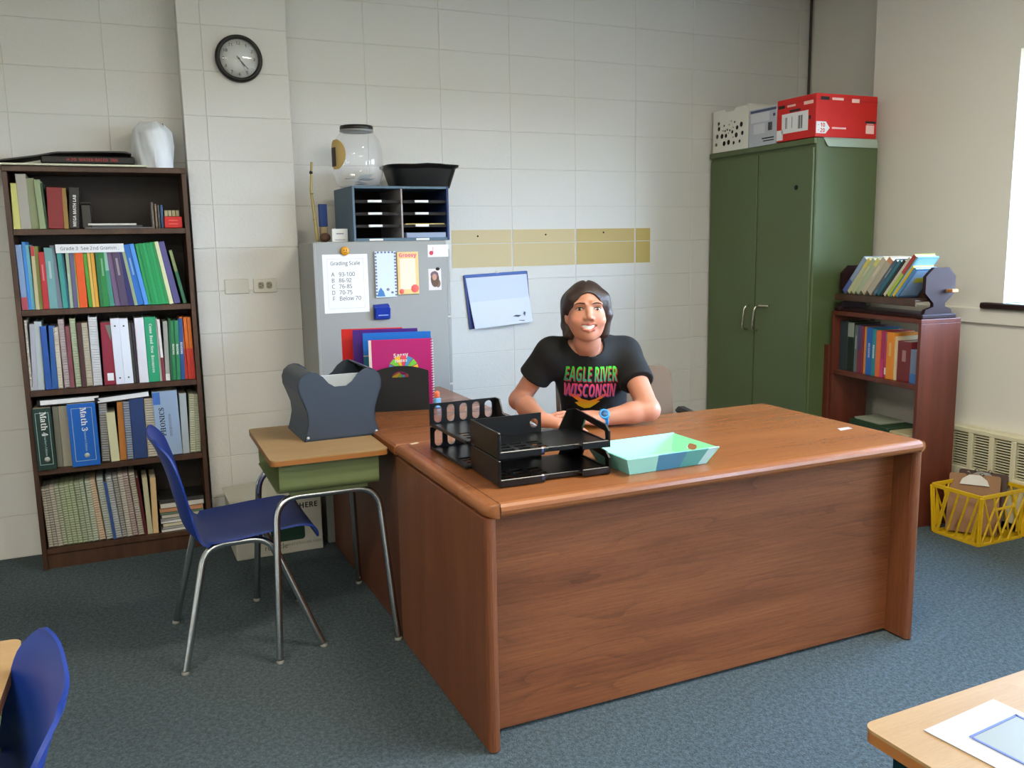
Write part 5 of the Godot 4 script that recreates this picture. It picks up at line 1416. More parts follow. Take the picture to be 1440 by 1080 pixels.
func desk_things():
	var H := 0.7442
	var bp: Material = M.black_plastic
	var flat_ := Basis(Vector3(1, 0, 0), -PI / 2)
	# --- front letter tray: two tiers, open at the front
	var w := 0.366; var d := 0.242
	var t := thing("letter_tray", "two-tier black plastic letter tray at the desk's front left, open towards us", "letter tray", Vector3(1.172, H, 2.276), -0.03)
	for k in 2:
		var y := 0.004 + k * 0.083
		var fl := part("tray_floor", tray_floor(w - 0.006, d - 0.004), bp, t, Vector3(0, y + 0.012, 0)); fl.basis = flat_
		part("front_lip", Mb.new().span(Vector3(-w / 2, y, d / 2 - 0.006), Vector3(-w * 0.1, y + 0.022, d / 2), 0.002).span(Vector3(w * 0.24, y, d / 2 - 0.006), Vector3(w / 2, y + 0.022, d / 2), 0.002).span(Vector3(-w * 0.1, y + 0.002, d / 2 - 0.026), Vector3(w * 0.24, y + 0.016, d / 2 - 0.021), 0.001), bp, t)
		part("side_wall", Mb.new().span(Vector3(-w / 2, y, -d / 2), Vector3(-w / 2 + 0.005, y + 0.079, d / 2), 0.002).span(Vector3(-w / 2 - 0.003, y, d / 2 - 0.012), Vector3(-w / 2 + 0.006, y + 0.079, d / 2), 0.002), bp, t)
		var rs := part("side_loop", cut(PackedVector2Array([Vector2(-d / 2, 0), Vector2(d / 2, 0), Vector2(d / 2, 0.079), Vector2(d / 2 - 0.02, 0.082), Vector2(-d / 2 + 0.02, 0.066), Vector2(-d / 2, 0.05)]), [PackedVector2Array([Vector2(-d / 2 + 0.02, 0.018), Vector2(d / 2 - 0.06, 0.020), Vector2(d / 2 - 0.082, 0.058), Vector2(-d / 2 + 0.024, 0.046)])], 0.006), bp, t, Vector3(w / 2 - 0.006, y, 0))
		rs.basis = Basis(Vector3(0, 1, 0), PI / 2)
		part("rear_wall", cut(PackedVector2Array([Vector2(-w / 2, 0), Vector2(0.06, 0), Vector2(0.06, 0.078), Vector2(-w / 2, 0.076)]), [stadium(0.03, 0.03, Vector2(0.035, 0.045), 6)], 0.004), bp, t, Vector3(0, y, -d / 2))
		part("rear_wall", Mb.new().prism(PackedVector2Array([Vector2(0.11, 0), Vector2(w / 2, 0), Vector2(w / 2, 0.079), Vector2(0.155, 0.079), Vector2(0.125, 0.02)]), -d / 2, -d / 2 + 0.004, Transform3D(Basis.IDENTITY, Vector3(0, y, 0))), bp, t)
		part("clip", Mb.new().box(Vector3(-w * 0.12, y + 0.014, d / 2 - 0.004), Vector3(0.012, 0.018, 0.01), 0.003), paint(Color(0.25, 0.28, 0.4), 0.2), t)
	# --- rear letter tray: slotted back walls
	d = 0.32; w = 0.252
	t = thing("letter_tray", "two-tier black plastic letter tray with oval slots, behind the front letter tray", "letter tray", Vector3(1.098, H, 1.985), 0.02)
	for k in 2:
		var y := 0.003 + k * 0.083
		var holes := []
		for i in 5: holes.append(stadium(0.030, 0.060, Vector2(-w / 2 + 0.030 + i * 0.048, 0.041), 6))
		part("slotted_wall", cut(PackedVector2Array([Vector2(-w / 2, 0), Vector2(w / 2, 0), Vector2(w / 2, 0.079), Vector2(-w / 2, 0.079)]), holes, 0.006), bp, t, Vector3(0, y, -d / 2))
		var fl := part("tray_floor", tray_floor(w - 0.004, d - 0.01), bp, t, Vector3(0, y + 0.004, 0)); fl.basis = flat_
		part("side_rim", Mb.new().span(Vector3(-w / 2, y, -d / 2), Vector3(-w / 2 + 0.006, y + 0.012, d / 2), 0.002), bp, t)
		part("side_wall", Mb.new().prism(PackedVector2Array([Vector2(d / 2, 0), Vector2(d / 2, 0.079), Vector2(d / 2 - 0.04, 0.079), Vector2(d / 2 - 0.07, 0.03), Vector2(-d / 2, 0.024), Vector2(-d / 2, 0)]), w / 2 - 0.005, w / 2, Transform3D(Basis(Vector3(0, 0, -1), Vector3(0, 1, 0), Vector3(1, 0, 0)), Vector3(0, y, 0))), bp, t)
	# --- mint paper tray
	t = thing("paper_tray", "mint green cardboard tray with blue and teal colour blocks on the desk", "tray", Vector3(1.545, H, 2.335), 0.02)
	var mint := mat("mint", Color(0.58, 0.88, 0.71), 0.5)
	var hx := 0.145; var hz := 0.095; var rx := 0.174; var rz := 0.124; var hh := 0.056; var th := 0.003
	part("floor_panel", Mb.new().span(Vector3(-hx, 0, -hz), Vector3(hx, 0.003, hz)), mint, t)
	var wall_of := func(a0: Vector3, a1: Vector3, b1: Vector3, b0: Vector3, m: Material, called: String):
		# a slanted panel a0-a1 at the foot, b0-b1 at the rim
		var inn := (a1 - a0).cross(b0 - a0).normalized() * -th
		var mb := Mb.new().flat()
		mb.quad(a0, a1, b1, b0); mb.quad(a1 + inn, a0 + inn, b0 + inn, b1 + inn); mb.quad(b0, b1, b1 + inn, b0 + inn); mb.quad(a0 + inn, a1 + inn, a1, a0); mb.quad(a0, b0, b0 + inn, a0 + inn); mb.quad(a1 + inn, b1 + inn, b1, a1)
		part(called, mb, m, t)
	var cols := [[0.0, 0.33, Color(0.60, 0.84, 0.76)], [0.33, 0.64, Color(0.28, 0.52, 0.62)], [0.64, 0.88, Color(0.33, 0.62, 0.58)], [0.88, 1.0, Color(0.68, 0.84, 0.82)]]
	for q in cols:
		wall_of.call(Vector3(lerpf(-hx, hx, q[0]), 0, hz), Vector3(lerpf(-hx, hx, q[1]), 0, hz), Vector3(lerpf(-rx, rx, q[1]), hh, rz), Vector3(lerpf(-rx, rx, q[0]), hh, rz), paint(q[2], 0.5), "front_panel")
	wall_of.call(Vector3(-hx, 0.0, hz - th), Vector3(hx, 0.0, hz - th), Vector3(rx, hh, rz - th), Vector3(-rx, hh, rz - th), mint, "lining")
	for q in [[0.0, 0.55, Color(0.30, 0.62, 0.70)], [0.55, 1.0, Color(0.42, 0.74, 0.68)]]:
		wall_of.call(Vector3(lerpf(hx, -hx, q[0]), 0, -hz), Vector3(lerpf(hx, -hx, q[1]), 0, -hz), Vector3(lerpf(rx, -rx, q[1]), hh, -rz), Vector3(lerpf(rx, -rx, q[0]), hh, -rz), paint(q[2], 0.5), "back_panel")
	wall_of.call(Vector3(-hx, 0, -hz), Vector3(-hx, 0, hz), Vector3(-rx, hh, rz), Vector3(-rx, hh, -rz), paint(Color(0.45, 0.74, 0.72), 0.5), "side_panel")
	wall_of.call(Vector3(-hx + th, 0.0, -hz), Vector3(-hx + th, 0.0, hz), Vector3(-rx + th, hh, rz), Vector3(-rx + th, hh, -rz), mint, "lining")
	wall_of.call(Vector3(hx, 0.0, -hz + th), Vector3(-hx, 0.0, -hz + th), Vector3(-rx, hh, -rz + th), Vector3(rx, hh, -rz + th), mint, "lining")
	# the right side has a hand hole
	var sp := part("side_panel", cut(PackedVector2Array([Vector2(-hz, 0), Vector2(hz, 0), Vector2(rz, 0.063), Vector2(-rz, 0.063)]), [stadium(0.048, 0.02, Vector2(0, 0.038), 8)], th), mint, t)
	sp.transform = Transform3D(Basis(Vector3(0, 0, 1), -0.478) * Basis(Vector3(0, 1, 0), PI / 2), Vector3(hx - th, 0, 0))
	# --- desktop file sorter with notebooks
	var c := Vector3(1.104, H, 1.066); var turn := deg_to_rad(-14)
	t = thing("file_sorter", "black desktop file sorter with an arched front and oval hand hole", "file sorter", c, turn)
	var arch := PackedVector2Array([Vector2(-0.12, 0), Vector2(0.12, 0)])
	for i in 17:
		var u := 1.0 - i / 8.0
		arch.append(Vector2(u * 0.12, 0.196 - u * u * 0.024))
	var hole := PackedVector2Array()
	for i in 13:
		var a := PI * i / 12.0
		hole.append(Vector2(cos(a) * 0.036, 0.146 + sin(a) * 0.026))
	part("front_panel", cut(arch, [hole], 0.006), M.matt_black, t)
	part("base", Mb.new().span(Vector3(-0.12, 0, -0.24), Vector3(0.12, 0.006, 0.0), 0.001), M.matt_black, t)
	for k in 3: part("divider", Mb.new().span(Vector3(-0.118, 0.006, -0.064 - k * 0.06), Vector3(0.118, 0.12, -0.061 - k * 0.06), 0.001), M.matt_black, t)
	part("back_panel", Mb.new().span(Vector3(-0.12, 0, -0.245), Vector3(0.12, 0.16, -0.24), 0.001), M.matt_black, t)
	var nb := [["notebook", 0.006, -0.030, 0.272, 0.30, Color(0.70, 0.09, 0.43), "magenta spiral notebook with a rainbow burst, frontmost in the file sorter"], ["notebook", -0.004, -0.09, 0.295, 0.325, Color(0.04, 0.42, 0.78), "bright blue notebook behind the magenta one in the file sorter"], ["notebook", -0.052, -0.15, 0.285, 0.335, Color(0.28, 0.10, 0.50), "purple notebook behind the blue one in the file sorter"], ["folder", -0.108, -0.205, 0.27, 0.335, Color(0.83, 0.10, 0.09), "bright red folder rearmost in the file sorter"]]
	for q in nb:
		var n := thing(q[0], q[6], q[0], c + Basis(Vector3.UP, turn) * Vector3(q[1], 0.0068, q[2]), turn, "notebooks in the file sorter")
		part("cover", Mb.new().span(Vector3(-q[3] / 2, 0, -0.009), Vector3(q[3] / 2, q[4], -0.0075)).span(Vector3(-q[3] / 2, 0, 0.0035), Vector3(q[3] / 2, q[4], 0.005), 0.0005), paint(q[5], 0.35), n)
		part("pages", Mb.new().span(Vector3(-q[3] / 2 + 0.002, 0.002, -0.0075), Vector3(q[3] / 2 - 0.004, q[4] - 0.002, 0.0035)), M.white_paper, n)
		if q[5].r > 0.6 and q[5].b > 0.2:
			var co := Mb.new()
			for i in 26: co.box(Vector3(q[3] / 2, 0.008 + i * 0.0113, -0.002), Vector3(0.012, 0.003, 0.016), 0.001)
			part("coil", co, paint(Color(0.85, 0.84, 0.86), 0.3), n)
			part("binding_strip", Mb.new().span(Vector3(-q[3] / 2, 0, 0.005), Vector3(-q[3] / 2 + 0.012, q[4], 0.0056)), paint(Color(0.86, 0.82, 0.78)), n)
			var ring_cols := [Color(0.95, 0.75, 0.15), Color(0.45, 0.80, 0.25), Color(0.25, 0.60, 0.80), Color(0.90, 0.30, 0.40)]
			for i in 14:
				var a := TAU * i / 14.0; var b := TAU * (i + 0.86) / 14.0
				part("printed_ray", Mb.new().prism(PackedVector2Array([Vector2(cos(a), sin(a)) * 0.02 + Vector2(0.01, 0.165), Vector2(cos(a), sin(a)) * 0.066 + Vector2(0.01, 0.165), Vector2(cos(b), sin(b)) * 0.066 + Vector2(0.01, 0.165), Vector2(cos(b), sin(b)) * 0.02 + Vector2(0.01, 0.165)]), 0.005, 0.0058), paint(ring_cols[i % 4], 0.4), n)
			write("Sassy", 0.018, M.white_ink, n, Vector3(0.0, 0.232, 0.0052), Vector3(0, 0, 0.06))
			write("Notes", 0.014, M.white_ink, n, Vector3(0.0, 0.208, 0.0062), Vector3(0, 0, 0.06))
		elif q[5].b > 0.6:
			part("printed_band", Mb.new().span(Vector3(-q[3] / 2, 0.17, 0.005), Vector3(q[3] / 2, 0.222, 0.0056)), paint(Color(0.03, 0.42, 0.50)), n)
			part("printed_stripe", Mb.new().span(Vector3(-q[3] / 2, 0.225, 0.005), Vector3(q[3] / 2, 0.229, 0.0056)).span(Vector3(-q[3] / 2, 0.160, 0.005), Vector3(q[3] / 2, 0.165, 0.0056)), paint(Color(0.75, 0.70, 0.35)), n)
		elif q[5].b > 0.3:
			part("label", Mb.new().span(Vector3(-q[3] / 2 + 0.045, 0.17, 0.005), Vector3(-q[3] / 2 + 0.062, 0.21, 0.0056)), M.white_paper, n)
		else:
			part("label", Mb.new().span(Vector3(-q[3] / 2 + 0.05, 0.14, 0.005), Vector3(-q[3] / 2 + 0.10, 0.165, 0.0056)), M.matt_black, n)
	# --- scraps on the desk
	single("tape_scrap", Mb.new().box(Vector3(0, 0.0006, 0), Vector3(0.032, 0.0008, 0.014)), paint(Color(0.82, 0.74, 0.62)), "small torn tape scrap on the desk left of the rear letter tray", "tape", Vector3(0.952, H, 1.70), 0.3)
	single("tape_scrap", Mb.new().prism(PackedVector2Array([Vector2(-0.035, -0.012), Vector2(0.03, -0.018), Vector2(0.04, 0.006), Vector2(-0.01, 0.018)]), 0, 0.0008, Transform3D(Basis(Vector3(1, 0, 0), -PI / 2), Vector3.ZERO)), paint(Color(0.72, 0.66, 0.62)), "whitish tape patch near the right end of the teacher's desk", "tape", Vector3(2.45, H, 2.25), 0.2)
	var er := thing("eraser", "tiny orange and blue eraser beside the black file sorter", "eraser", Vector3(1.262, H, 1.08), 0.4)
	part("tip", Mb.new().box(Vector3(0, 0.058, 0), Vector3(0.03, 0.034, 0.02), 0.008), paint(Color(0.85, 0.42, 0.25)), er)
	part("sleeve", Mb.new().box(Vector3(0, 0.022, 0), Vector3(0.034, 0.044, 0.022), 0.005), paint(Color(0.45, 0.68, 0.85)), er)
	# --- grey file box on the student desk
	t = thing("file_box", "dark grey plastic file box with flared shoulders on the student desk", "file box", Vector3(0.757, 0.7303, 1.27), 0.02)
	var grey := mat("box_grey", Color(0.20, 0.235, 0.28), 0.42)
	var side := [[0.0, 0.147], [0.03, 0.137], [0.07, 0.128], [0.11, 0.131], [0.15, 0.145], [0.185, 0.158], [0.215, 0.160], [0.24, 0.151], [0.256, 0.132], [0.262, 0.110]]
	var outl := PackedVector2Array()
	for q in side: outl.append(Vector2(q[1], q[0]))
	for q in [[0.09, 0.258], [0.065, 0.240], [0.045, 0.215], [0.022, 0.200], [-0.022, 0.200], [-0.045, 0.215], [-0.065, 0.240], [-0.09, 0.258]]: outl.append(Vector2(q[0], q[1]))
	for i in range(side.size() - 1, -1, -1): outl.append(Vector2(-side[i][1], side[i][0]))
	var dz := 0.15
	part("front_plate", Mb.new().prism(outl, dz - 0.005, dz), grey, t)
	part("back_plate", Mb.new().prism(outl, -dz, -dz + 0.005), grey, t)
	for s in [-1, 1]:
		var sf := func(u: float, v: float) -> Vector3:
			var yy := v * 0.262
			var a := lerp_table([[0.0, 0.147], [0.03, 0.137], [0.07, 0.128], [0.11, 0.131], [0.15, 0.145], [0.185, 0.158], [0.215, 0.160], [0.24, 0.151], [0.256, 0.132], [0.262, 0.110]], yy)
			return Vector3(s * a, yy, lerpf(-dz, dz, u) * -s)
		part("curved_side", Mb.new().grid(sf, 2, 36, 0.004), grey, t)
	part("bottom_plate", Mb.new().span(Vector3(-0.146, 0, -dz), Vector3(0.146, 0.005, dz)), grey, t)
	for s in [-1, 1]:
		part("rivet", Mb.new().lathe([Vector2(0.0055, 0), Vector2(0.005, 0.0015), Vector2(0, 0.002)], 10, Transform3D(Basis(Vector3(1, 0, 0), PI / 2), Vector3(s * 0.132, 0.014, dz))), paint(Color(0.75, 0.77, 0.8), 0.3), t)
	single("file_folder", Mb.new().span(Vector3(-0.11, 0, -0.012), Vector3(0.11, 0.222, -0.006), 0.001), paint(Color(0.78, 0.82, 0.86)), "white file folder standing in the grey file box, seen in its notch", "folder", Vector3(0.757, 0.7358, 1.30), 0.02)

# ---------------------------------------------------------------- on and around the filing cabinet
func filing_things():
	var top := 1.4725; var zf := 0.4905
	# mail sorter
	var t := thing("mail_sorter", "blue grey cardboard mail sorter with eight dark compartments on the filing cabinet", "mail sorter", Vector3(1.083, top, 0.10))
	var W := 0.49; var H := 0.262; var D := 0.365
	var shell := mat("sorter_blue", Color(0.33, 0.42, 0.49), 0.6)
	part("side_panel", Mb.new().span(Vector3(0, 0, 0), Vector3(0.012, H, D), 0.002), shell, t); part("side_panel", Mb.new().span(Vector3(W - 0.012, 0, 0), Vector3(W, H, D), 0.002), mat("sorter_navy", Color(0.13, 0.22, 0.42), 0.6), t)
	part("top_panel", Mb.new().span(Vector3(0.012, H - 0.012, 0), Vector3(W - 0.012, H, D), 0.002), shell, t); part("bottom_panel", Mb.new().span(Vector3(0.012, 0, 0), Vector3(W - 0.012, 0.014, D), 0.002), shell, t)
	part("back_panel", Mb.new().span(Vector3(0.012, 0.014, 0), Vector3(W - 0.012, H - 0.012, 0.006)), mat("sorter_dark", Color(0.10, 0.085, 0.085), 0.8), t)
	part("divider", Mb.new().span(Vector3(W / 2 - 0.004, 0.014, 0.006), Vector3(W / 2 + 0.004, H - 0.012, D), 0.001), paint(Color(0.62, 0.60, 0.60)), t)
	for col in 2:
		var x0 := 0.012 if col == 0 else W / 2 + 0.004; var x1 := W / 2 - 0.004 if col == 0 else W - 0.012
		for r in 4:
			var y := 0.014 + r * 0.0585
			if r > 0: part("compartment_shelf", Mb.new().span(Vector3(x0, y - 0.003, 0.006), Vector3(x1, y + 0.001, D - 0.012)).span(Vector3(x0, y - 0.008, D - 0.014), Vector3(x1, y + 0.006, D - 0.008), 0.001), M.sorter_dark, t)
			var xc := x0 + (x1 - x0) * 0.42
			part("label_tag", Mb.new().span(Vector3(xc - 0.032, y - 0.005 if r > 0 else 0.002, D - 0.008), Vector3(xc + 0.036, y + 0.006 if r > 0 else 0.011, D + 0.0015)), M.white_paper, t)
	single("paper_sheaf", Mb.new().box(Vector3(0, 0.005, 0), Vector3(0.205, 0.01, 0.3), 0.001), paint(Color(0.80, 0.70, 0.42)), "yellowish paper sheaf in a right-hand compartment of the mail sorter", "papers", Vector3(1.454, top + 0.0735, 0.29))
	single("paper_sheaf", Mb.new().box(Vector3(0, 0.012, 0), Vector3(0.205, 0.024, 0.33), 0.001), paint(Color(0.55, 0.60, 0.70)), "thick blue grey paper sheaf in the mail sorter's lowest right compartment", "papers", Vector3(1.454, top + 0.0145, 0.29))
	# jar with slips of paper
	var jy := top + H + 0.0005
	t = thing("plastic_jar", "large clear plastic jar with a black lid on the mail sorter", "jar", Vector3(1.165, jy, 0.29))
	part("jar_wall", Mb.new().lathe([Vector2(0.0, 0.003), Vector2(0.088, 0.003), Vector2(0.104, 0.012), Vector2(0.120, 0.06), Vector2(0.124, 0.12), Vector2(0.122, 0.18), Vector2(0.108, 0.232), Vector2(0.086, 0.262), Vector2(0.077, 0.272), Vector2(0.077, 0.285)], 40), M.clear_plastic, t)
	part("lid", Mb.new().lathe([Vector2(0.0, 0.272), Vector2(0.080, 0.272), Vector2(0.0815, 0.288), Vector2(0.079, 0.297), Vector2(0.0, 0.298)], 36), paint(Color(0.05, 0.05, 0.05), 0.4), t)
	part("lid_rim", Mb.new().lathe([Vector2(0.0815, 0.268), Vector2(0.0825, 0.270), Vector2(0.0825, 0.276), Vector2(0.0815, 0.278)], 36), paint(Color(0.5, 0.5, 0.5), 0.3), t)
	for lb in [[-1.75, -0.72, 0.085, 0.225, Color(0.78, 0.66, 0.40), 0.1258], [-1.66, -1.22, 0.10, 0.19, Color(0.25, 0.20, 0.17), 0.1266]]:
		var lf := func(u: float, v: float) -> Vector3:
			var a := lerpf(lb[0], lb[1], u); var b := absf(v - 0.5) * 2.0
			if lb[5] < 0.126: a = lerpf((lb[0] + lb[1]) / 2, a, sqrt(maxf(1.0 - b * b * 0.92, 0.0)))
			return Vector3(sin(a) * lb[5], lerpf(lb[2], lb[3], v), cos(a) * lb[5])
		part("label", Mb.new().grid(lf, 10, 14), paint(lb[4]), t)
	for i in 7:
		var sl := single("paper_slip", Mb.new().box(Vector3.ZERO, Vector3(0.07, 0.0012, 0.045)), paint([Color(0.60, 0.68, 0.74), Color(0.52, 0.60, 0.68), Color(0.86, 0.88, 0.90)][i % 3]), ["pale blue paper slip", "grey blue paper slip", "white paper slip"][i % 3] + " in the clear jar, %s from below" % NTH[i], "paper", Vector3(1.165 + [-0.03, 0.02, 0.0, -0.02, 0.035, -0.04, 0.03][i], jy + 0.013 + i * 0.007, 0.29 + [0.02, -0.02, 0.03, -0.03, 0.01, -0.01, 0.02][i]), i * 0.9, "slips in the jar")
		sl.rotation.x = [0.1, -0.08, 0.12, -0.1, 0.15, 0.1, 0.5][i]
	# black dish tub
	t = thing("storage_tub", "black plastic tub with a flared rim on the mail sorter", "tub", Vector3(1.487, jy, 0.275), -0.03)
	var tubf := func(u: float, v: float) -> Vector3:
		var a := TAU * u
		var sx := signf(cos(a)) * pow(absf(cos(a)), 0.45); var sz := signf(sin(a)) * pow(absf(sin(a)), 0.45)
		var k := lerp_table([[0.0, 0.82], [0.86, 1.0], [0.9, 1.08], [1.0, 1.09]], v)
		var up := smoothstep(0.5, 0.9, v) * (0.008 * exp(-pow((sx - 0.15) * 4.0, 2.0)) * (1.0 if sz > 0 else 0.4))
		return Vector3(sx * 0.172 * k, v * 0.112 + up, -sz * 0.13 * k * -1.0)
	part("tub_wall", Mb.new().grid(func(u, v): return tubf.call(1.0 - u, v), 56, 14, -0.003), M.black_plastic, t)
	part("tub_floor", Mb.new().box(Vector3(0, 0.002, 0), Vector3(0.25, 0.004, 0.2)), M.black_plastic, t)
	# pole, blue card box, stone, place card
	t = thing("bamboo_stick", "thin bamboo stick with a dark tip standing behind the filing cabinet's corner", "stick", Vector3(0.935, top, 0.27))
	part("cane", Mb.new().tube([Vector3(0.012, 0, 0.02), Vector3(0.004, 0.13, 0.01), Vector3(-0.004, 0.25, 0.0), Vector3(0.006, 0.385, 0.0)], [0.009, 0.0075, 0.0065, 0.006], 8), paint(Color(0.66, 0.60, 0.38), 0.5), t)
	for y in [0.11, 0.235]: part("cane_node", Mb.new().ellipsoid(Vector3(0.004 - (y - 0.11) * 0.06, y, 0.01), Vector3(0.0098, 0.004, 0.0098), 6), paint(Color(0.58, 0.52, 0.30), 0.5), t)
	part("dark_tip", Mb.new().ellipsoid(Vector3(0.0005, 0.335, 0.0), Vector3(0.009, 0.010, 0.009), 6), M.matt_black, t)
	t = thing("card_deck", "upright blue card box at the left of the filing cabinet top", "box", Vector3(0.985, top, 0.26), 0.1)
	part("deck", Mb.new().box(Vector3(0, 0.13, 0), Vector3(0.04, 0.11, 0.02), 0.002), paint(Color(0.04, 0.22, 0.50), 0.5), t)
	part("stand", Mb.new().box(Vector3(0, 0.0375, 0), Vector3(0.036, 0.075, 0.03), 0.006), paint(Color(0.62, 0.55, 0.42)), t)
	t = thing("stone", "small brown stone in front of the blue card box", "stone", Vector3(0.975, top + 0.022, 0.33))
	part("pebble", Mb.new().ellipsoid(Vector3.ZERO, Vector3(0.027, 0.022, 0.022), 8), paint(Color(0.36, 0.25, 0.20), 0.8), t)
	t = thing("place_card", "small white card holder with print beside the mail sorter", "card", Vector3(1.035, top, 0.385), 0.0)
	part("card", Mb.new().box(Vector3(0, 0.031, 0), Vector3(0.078, 0.062, 0.004), 0.001), M.white_paper, t)
	part("printed_line", Mb.new().span(Vector3(-0.018, 0.036, 0.002), Vector3(0.018, 0.041, 0.0026)).span(Vector3(-0.025, 0.008, 0.002), Vector3(0.025, 0.011, 0.0026)), paint(Color(0.5, 0.52, 0.62)), t)
	# papers and magnets on the side
	t = thing("grading_sheet", "white sheet headed Grading Scale taped to the filing cabinet side", "paper", Vector3(1.0285, 1.274, zf), 0.0)
	part("sheet", Mb.new().box(Vector3.ZERO, Vector3(0.218, 0.278, 0.0008)), M.white_paper, t)
	part("sheet_border", Mb.new().span(Vector3(-0.088, -0.118, 0.0004), Vector3(-0.0868, 0.118, 0.0007)).span(Vector3(0.0868, -0.118, 0.0004), Vector3(0.088, 0.118, 0.0007)).span(Vector3(-0.088, -0.118, 0.0004), Vector3(0.088, -0.1168, 0.0007)).span(Vector3(-0.088, 0.1168, 0.0004), Vector3(0.088, 0.118, 0.0007)), paint(Color(0.72, 0.72, 0.76)), t)
	var gi := paint(Color(0.10, 0.10, 0.14), 0.7)
	write("Grading Scale", 0.0175, gi, t, Vector3(0.0, 0.096, 0.0005), Vector3.ZERO, font_plain)
	var rows := [["A", "93-100"], ["B", "86-92"], ["C", "76-85"], ["D", "70-75"], ["F", "Below 70"]]
	for i in 5:
		var y := 0.044 - i * 0.0287
		write(rows[i][0], 0.019, gi, t, Vector3(-0.062, y, 0.0005), Vector3.ZERO, font_plain)
		var b := write(rows[i][1], 0.019, gi, t, Vector3(0.0, y, 0.0005), Vector3.ZERO, font_plain)
		b.position.x = -0.034 + (b.mesh as TextMesh).get_aabb().size.x / 2.0
	t = thing("smiley_magnet", "small yellow magnet holding the Grading Scale sheet", "magnet", Vector3(1.0285, 1.428, zf + 0.001))
	part("disc", Mb.new().lathe([Vector2(0.0, 0), Vector2(0.021, 0), Vector2(0.021, 0.008), Vector2(0.016, 0.012), Vector2(0, 0.013)], 18, Transform3D(Basis(Vector3(1, 0, 0), PI / 2), Vector3.ZERO)), paint(Color(0.85, 0.60, 0.10), 0.35), t)
	part("mark", Mb.new().box(Vector3(-0.006, 0.004, 0.0132), Vector3(0.004, 0.010, 0.001)).box(Vector3(0.006, 0.004, 0.0132), Vector3(0.004, 0.010, 0.001)).box(Vector3(0.0, -0.008, 0.0132), Vector3(0.014, 0.004, 0.001)), paint(Color(0.5, 0.3, 0.05)), t)
	t = thing("notepad", "long white magnetic notepad with a striped border on the filing cabinet", "notepad", Vector3(1.2235, 1.312, zf))
	part("pad", Mb.new().box(Vector3(0, 0, 0.005), Vector3(0.106, 0.222, 0.01), 0.001), paint(Color(0.80, 0.85, 0.92)), t)
	var bm := Mb.new()
	for i in 14:
		for s in [-1, 1]: bm.box(Vector3(s * 0.048, -0.1 + i * 0.0155, 0.0102), Vector3(0.009, 0.0085, 0.0008))
	for i in 5: bm.box(Vector3(-0.036 + i * 0.018, 0.106, 0.0102), Vector3(0.010, 0.009, 0.0008))
	part("border_check", bm, paint(Color(0.42, 0.45, 0.58)), t)
	part("printed_motif", Mb.new().prism(PackedVector2Array([Vector2(-0.046, -0.106), Vector2(-0.006, -0.106), Vector2(-0.014, -0.082), Vector2(-0.028, -0.062), Vector2(-0.04, -0.08)]), 0.0098, 0.0108), paint(Color(0.22, 0.45, 0.70)), t)
	part("printed_motif", Mb.new().ellipsoid(Vector3(0.008, -0.073, 0.0104), Vector3(0.008, 0.007, 0.0008), 6).ellipsoid(Vector3(0.03, -0.088, 0.0104), Vector3(0.007, 0.006, 0.0008), 6), paint(Color(0.45, 0.42, 0.50)), t)
	t = thing("notepad", "long peach magnetic notepad headed Groovy on the filing cabinet", "notepad", Vector3(1.337, 1.315, zf))
	part("pad", Mb.new().box(Vector3(0, 0, 0.005), Vector3(0.108, 0.206, 0.01), 0.001), paint(Color(0.90, 0.76, 0.50)), t)
	part("writing_field", Mb.new().box(Vector3(-0.002, -0.004, 0.0102), Vector3(0.08, 0.15, 0.0008)), paint(Color(0.90, 0.84, 0.76)), t)
	write("Groovy", 0.0195, paint(Color(0.85, 0.22, 0.50)), t, Vector3(-0.001, 0.087, 0.0103))
	part("printed_flower", Mb.new().lathe([Vector2(0.021, 0), Vector2(0.019, 0.001), Vector2(0, 0.001)], 9, Transform3D(Basis(Vector3(1, 0, 0), PI / 2), Vector3(0.032, -0.076, 0.0102))).lathe([Vector2(0.013, 0), Vector2(0.012, 0.001), Vector2(0, 0.001)], 8, Transform3D(Basis(Vector3(1, 0, 0), PI / 2), Vector3(-0.036, -0.088, 0.0102))), paint(Color(0.88, 0.36, 0.34)), t)
	t = thing("note_card", "white card with a red musical note at the cabinet side's top right", "card", Vector3(1.499, 1.420, zf))
	part("card", Mb.new().box(Vector3.ZERO, Vector3(0.108, 0.06, 0.0012), 0.0004), M.white_paper, t)
	part("printed_note", Mb.new().lathe([Vector2(0.011, 0), Vector2(0, 0.0006)], 14, Transform3D(Basis(Vector3(1, 0, 0), PI / 2), Vector3(-0.036, -0.010, 0.0006))).span(Vector3(-0.0275, -0.01, 0.0004), Vector3(-0.0255, 0.020, 0.0012)), paint(Color(0.78, 0.20, 0.30)), t)
	t = thing("photo_card", "small portrait photo of long-haired person under a black magnet", "photograph", Vector3(1.478, 1.279, zf))
	part("print", Mb.new().box(Vector3.ZERO, Vector3(0.067, 0.106, 0.001)), paint(Color(0.86, 0.83, 0.82)), t)
	var disc := func(c: Vector2, rx: float, ry: float, z: float) -> Mb:
		var p := PackedVector2Array()
		for i in 18: p.append(c + Vector2(cos(TAU * i / 18) * rx, sin(TAU * i / 18) * ry))
		return Mb.new().prism(p, 0.0003, z)
	part("pictured_hair", disc.call(Vector2(0.0, 0.002), 0.022, 0.040, 0.0009), paint(Color(0.36, 0.26, 0.20)), t)
	part("pictured_hair", disc.call(Vector2(0.016, -0.020), 0.013, 0.020, 0.0006), paint(Color(0.48, 0.36, 0.27)), t)
	part("pictured_hat", disc.call(Vector2(-0.002, 0.024), 0.021, 0.017, 0.0011), paint(Color(0.42, 0.34, 0.38)), t)
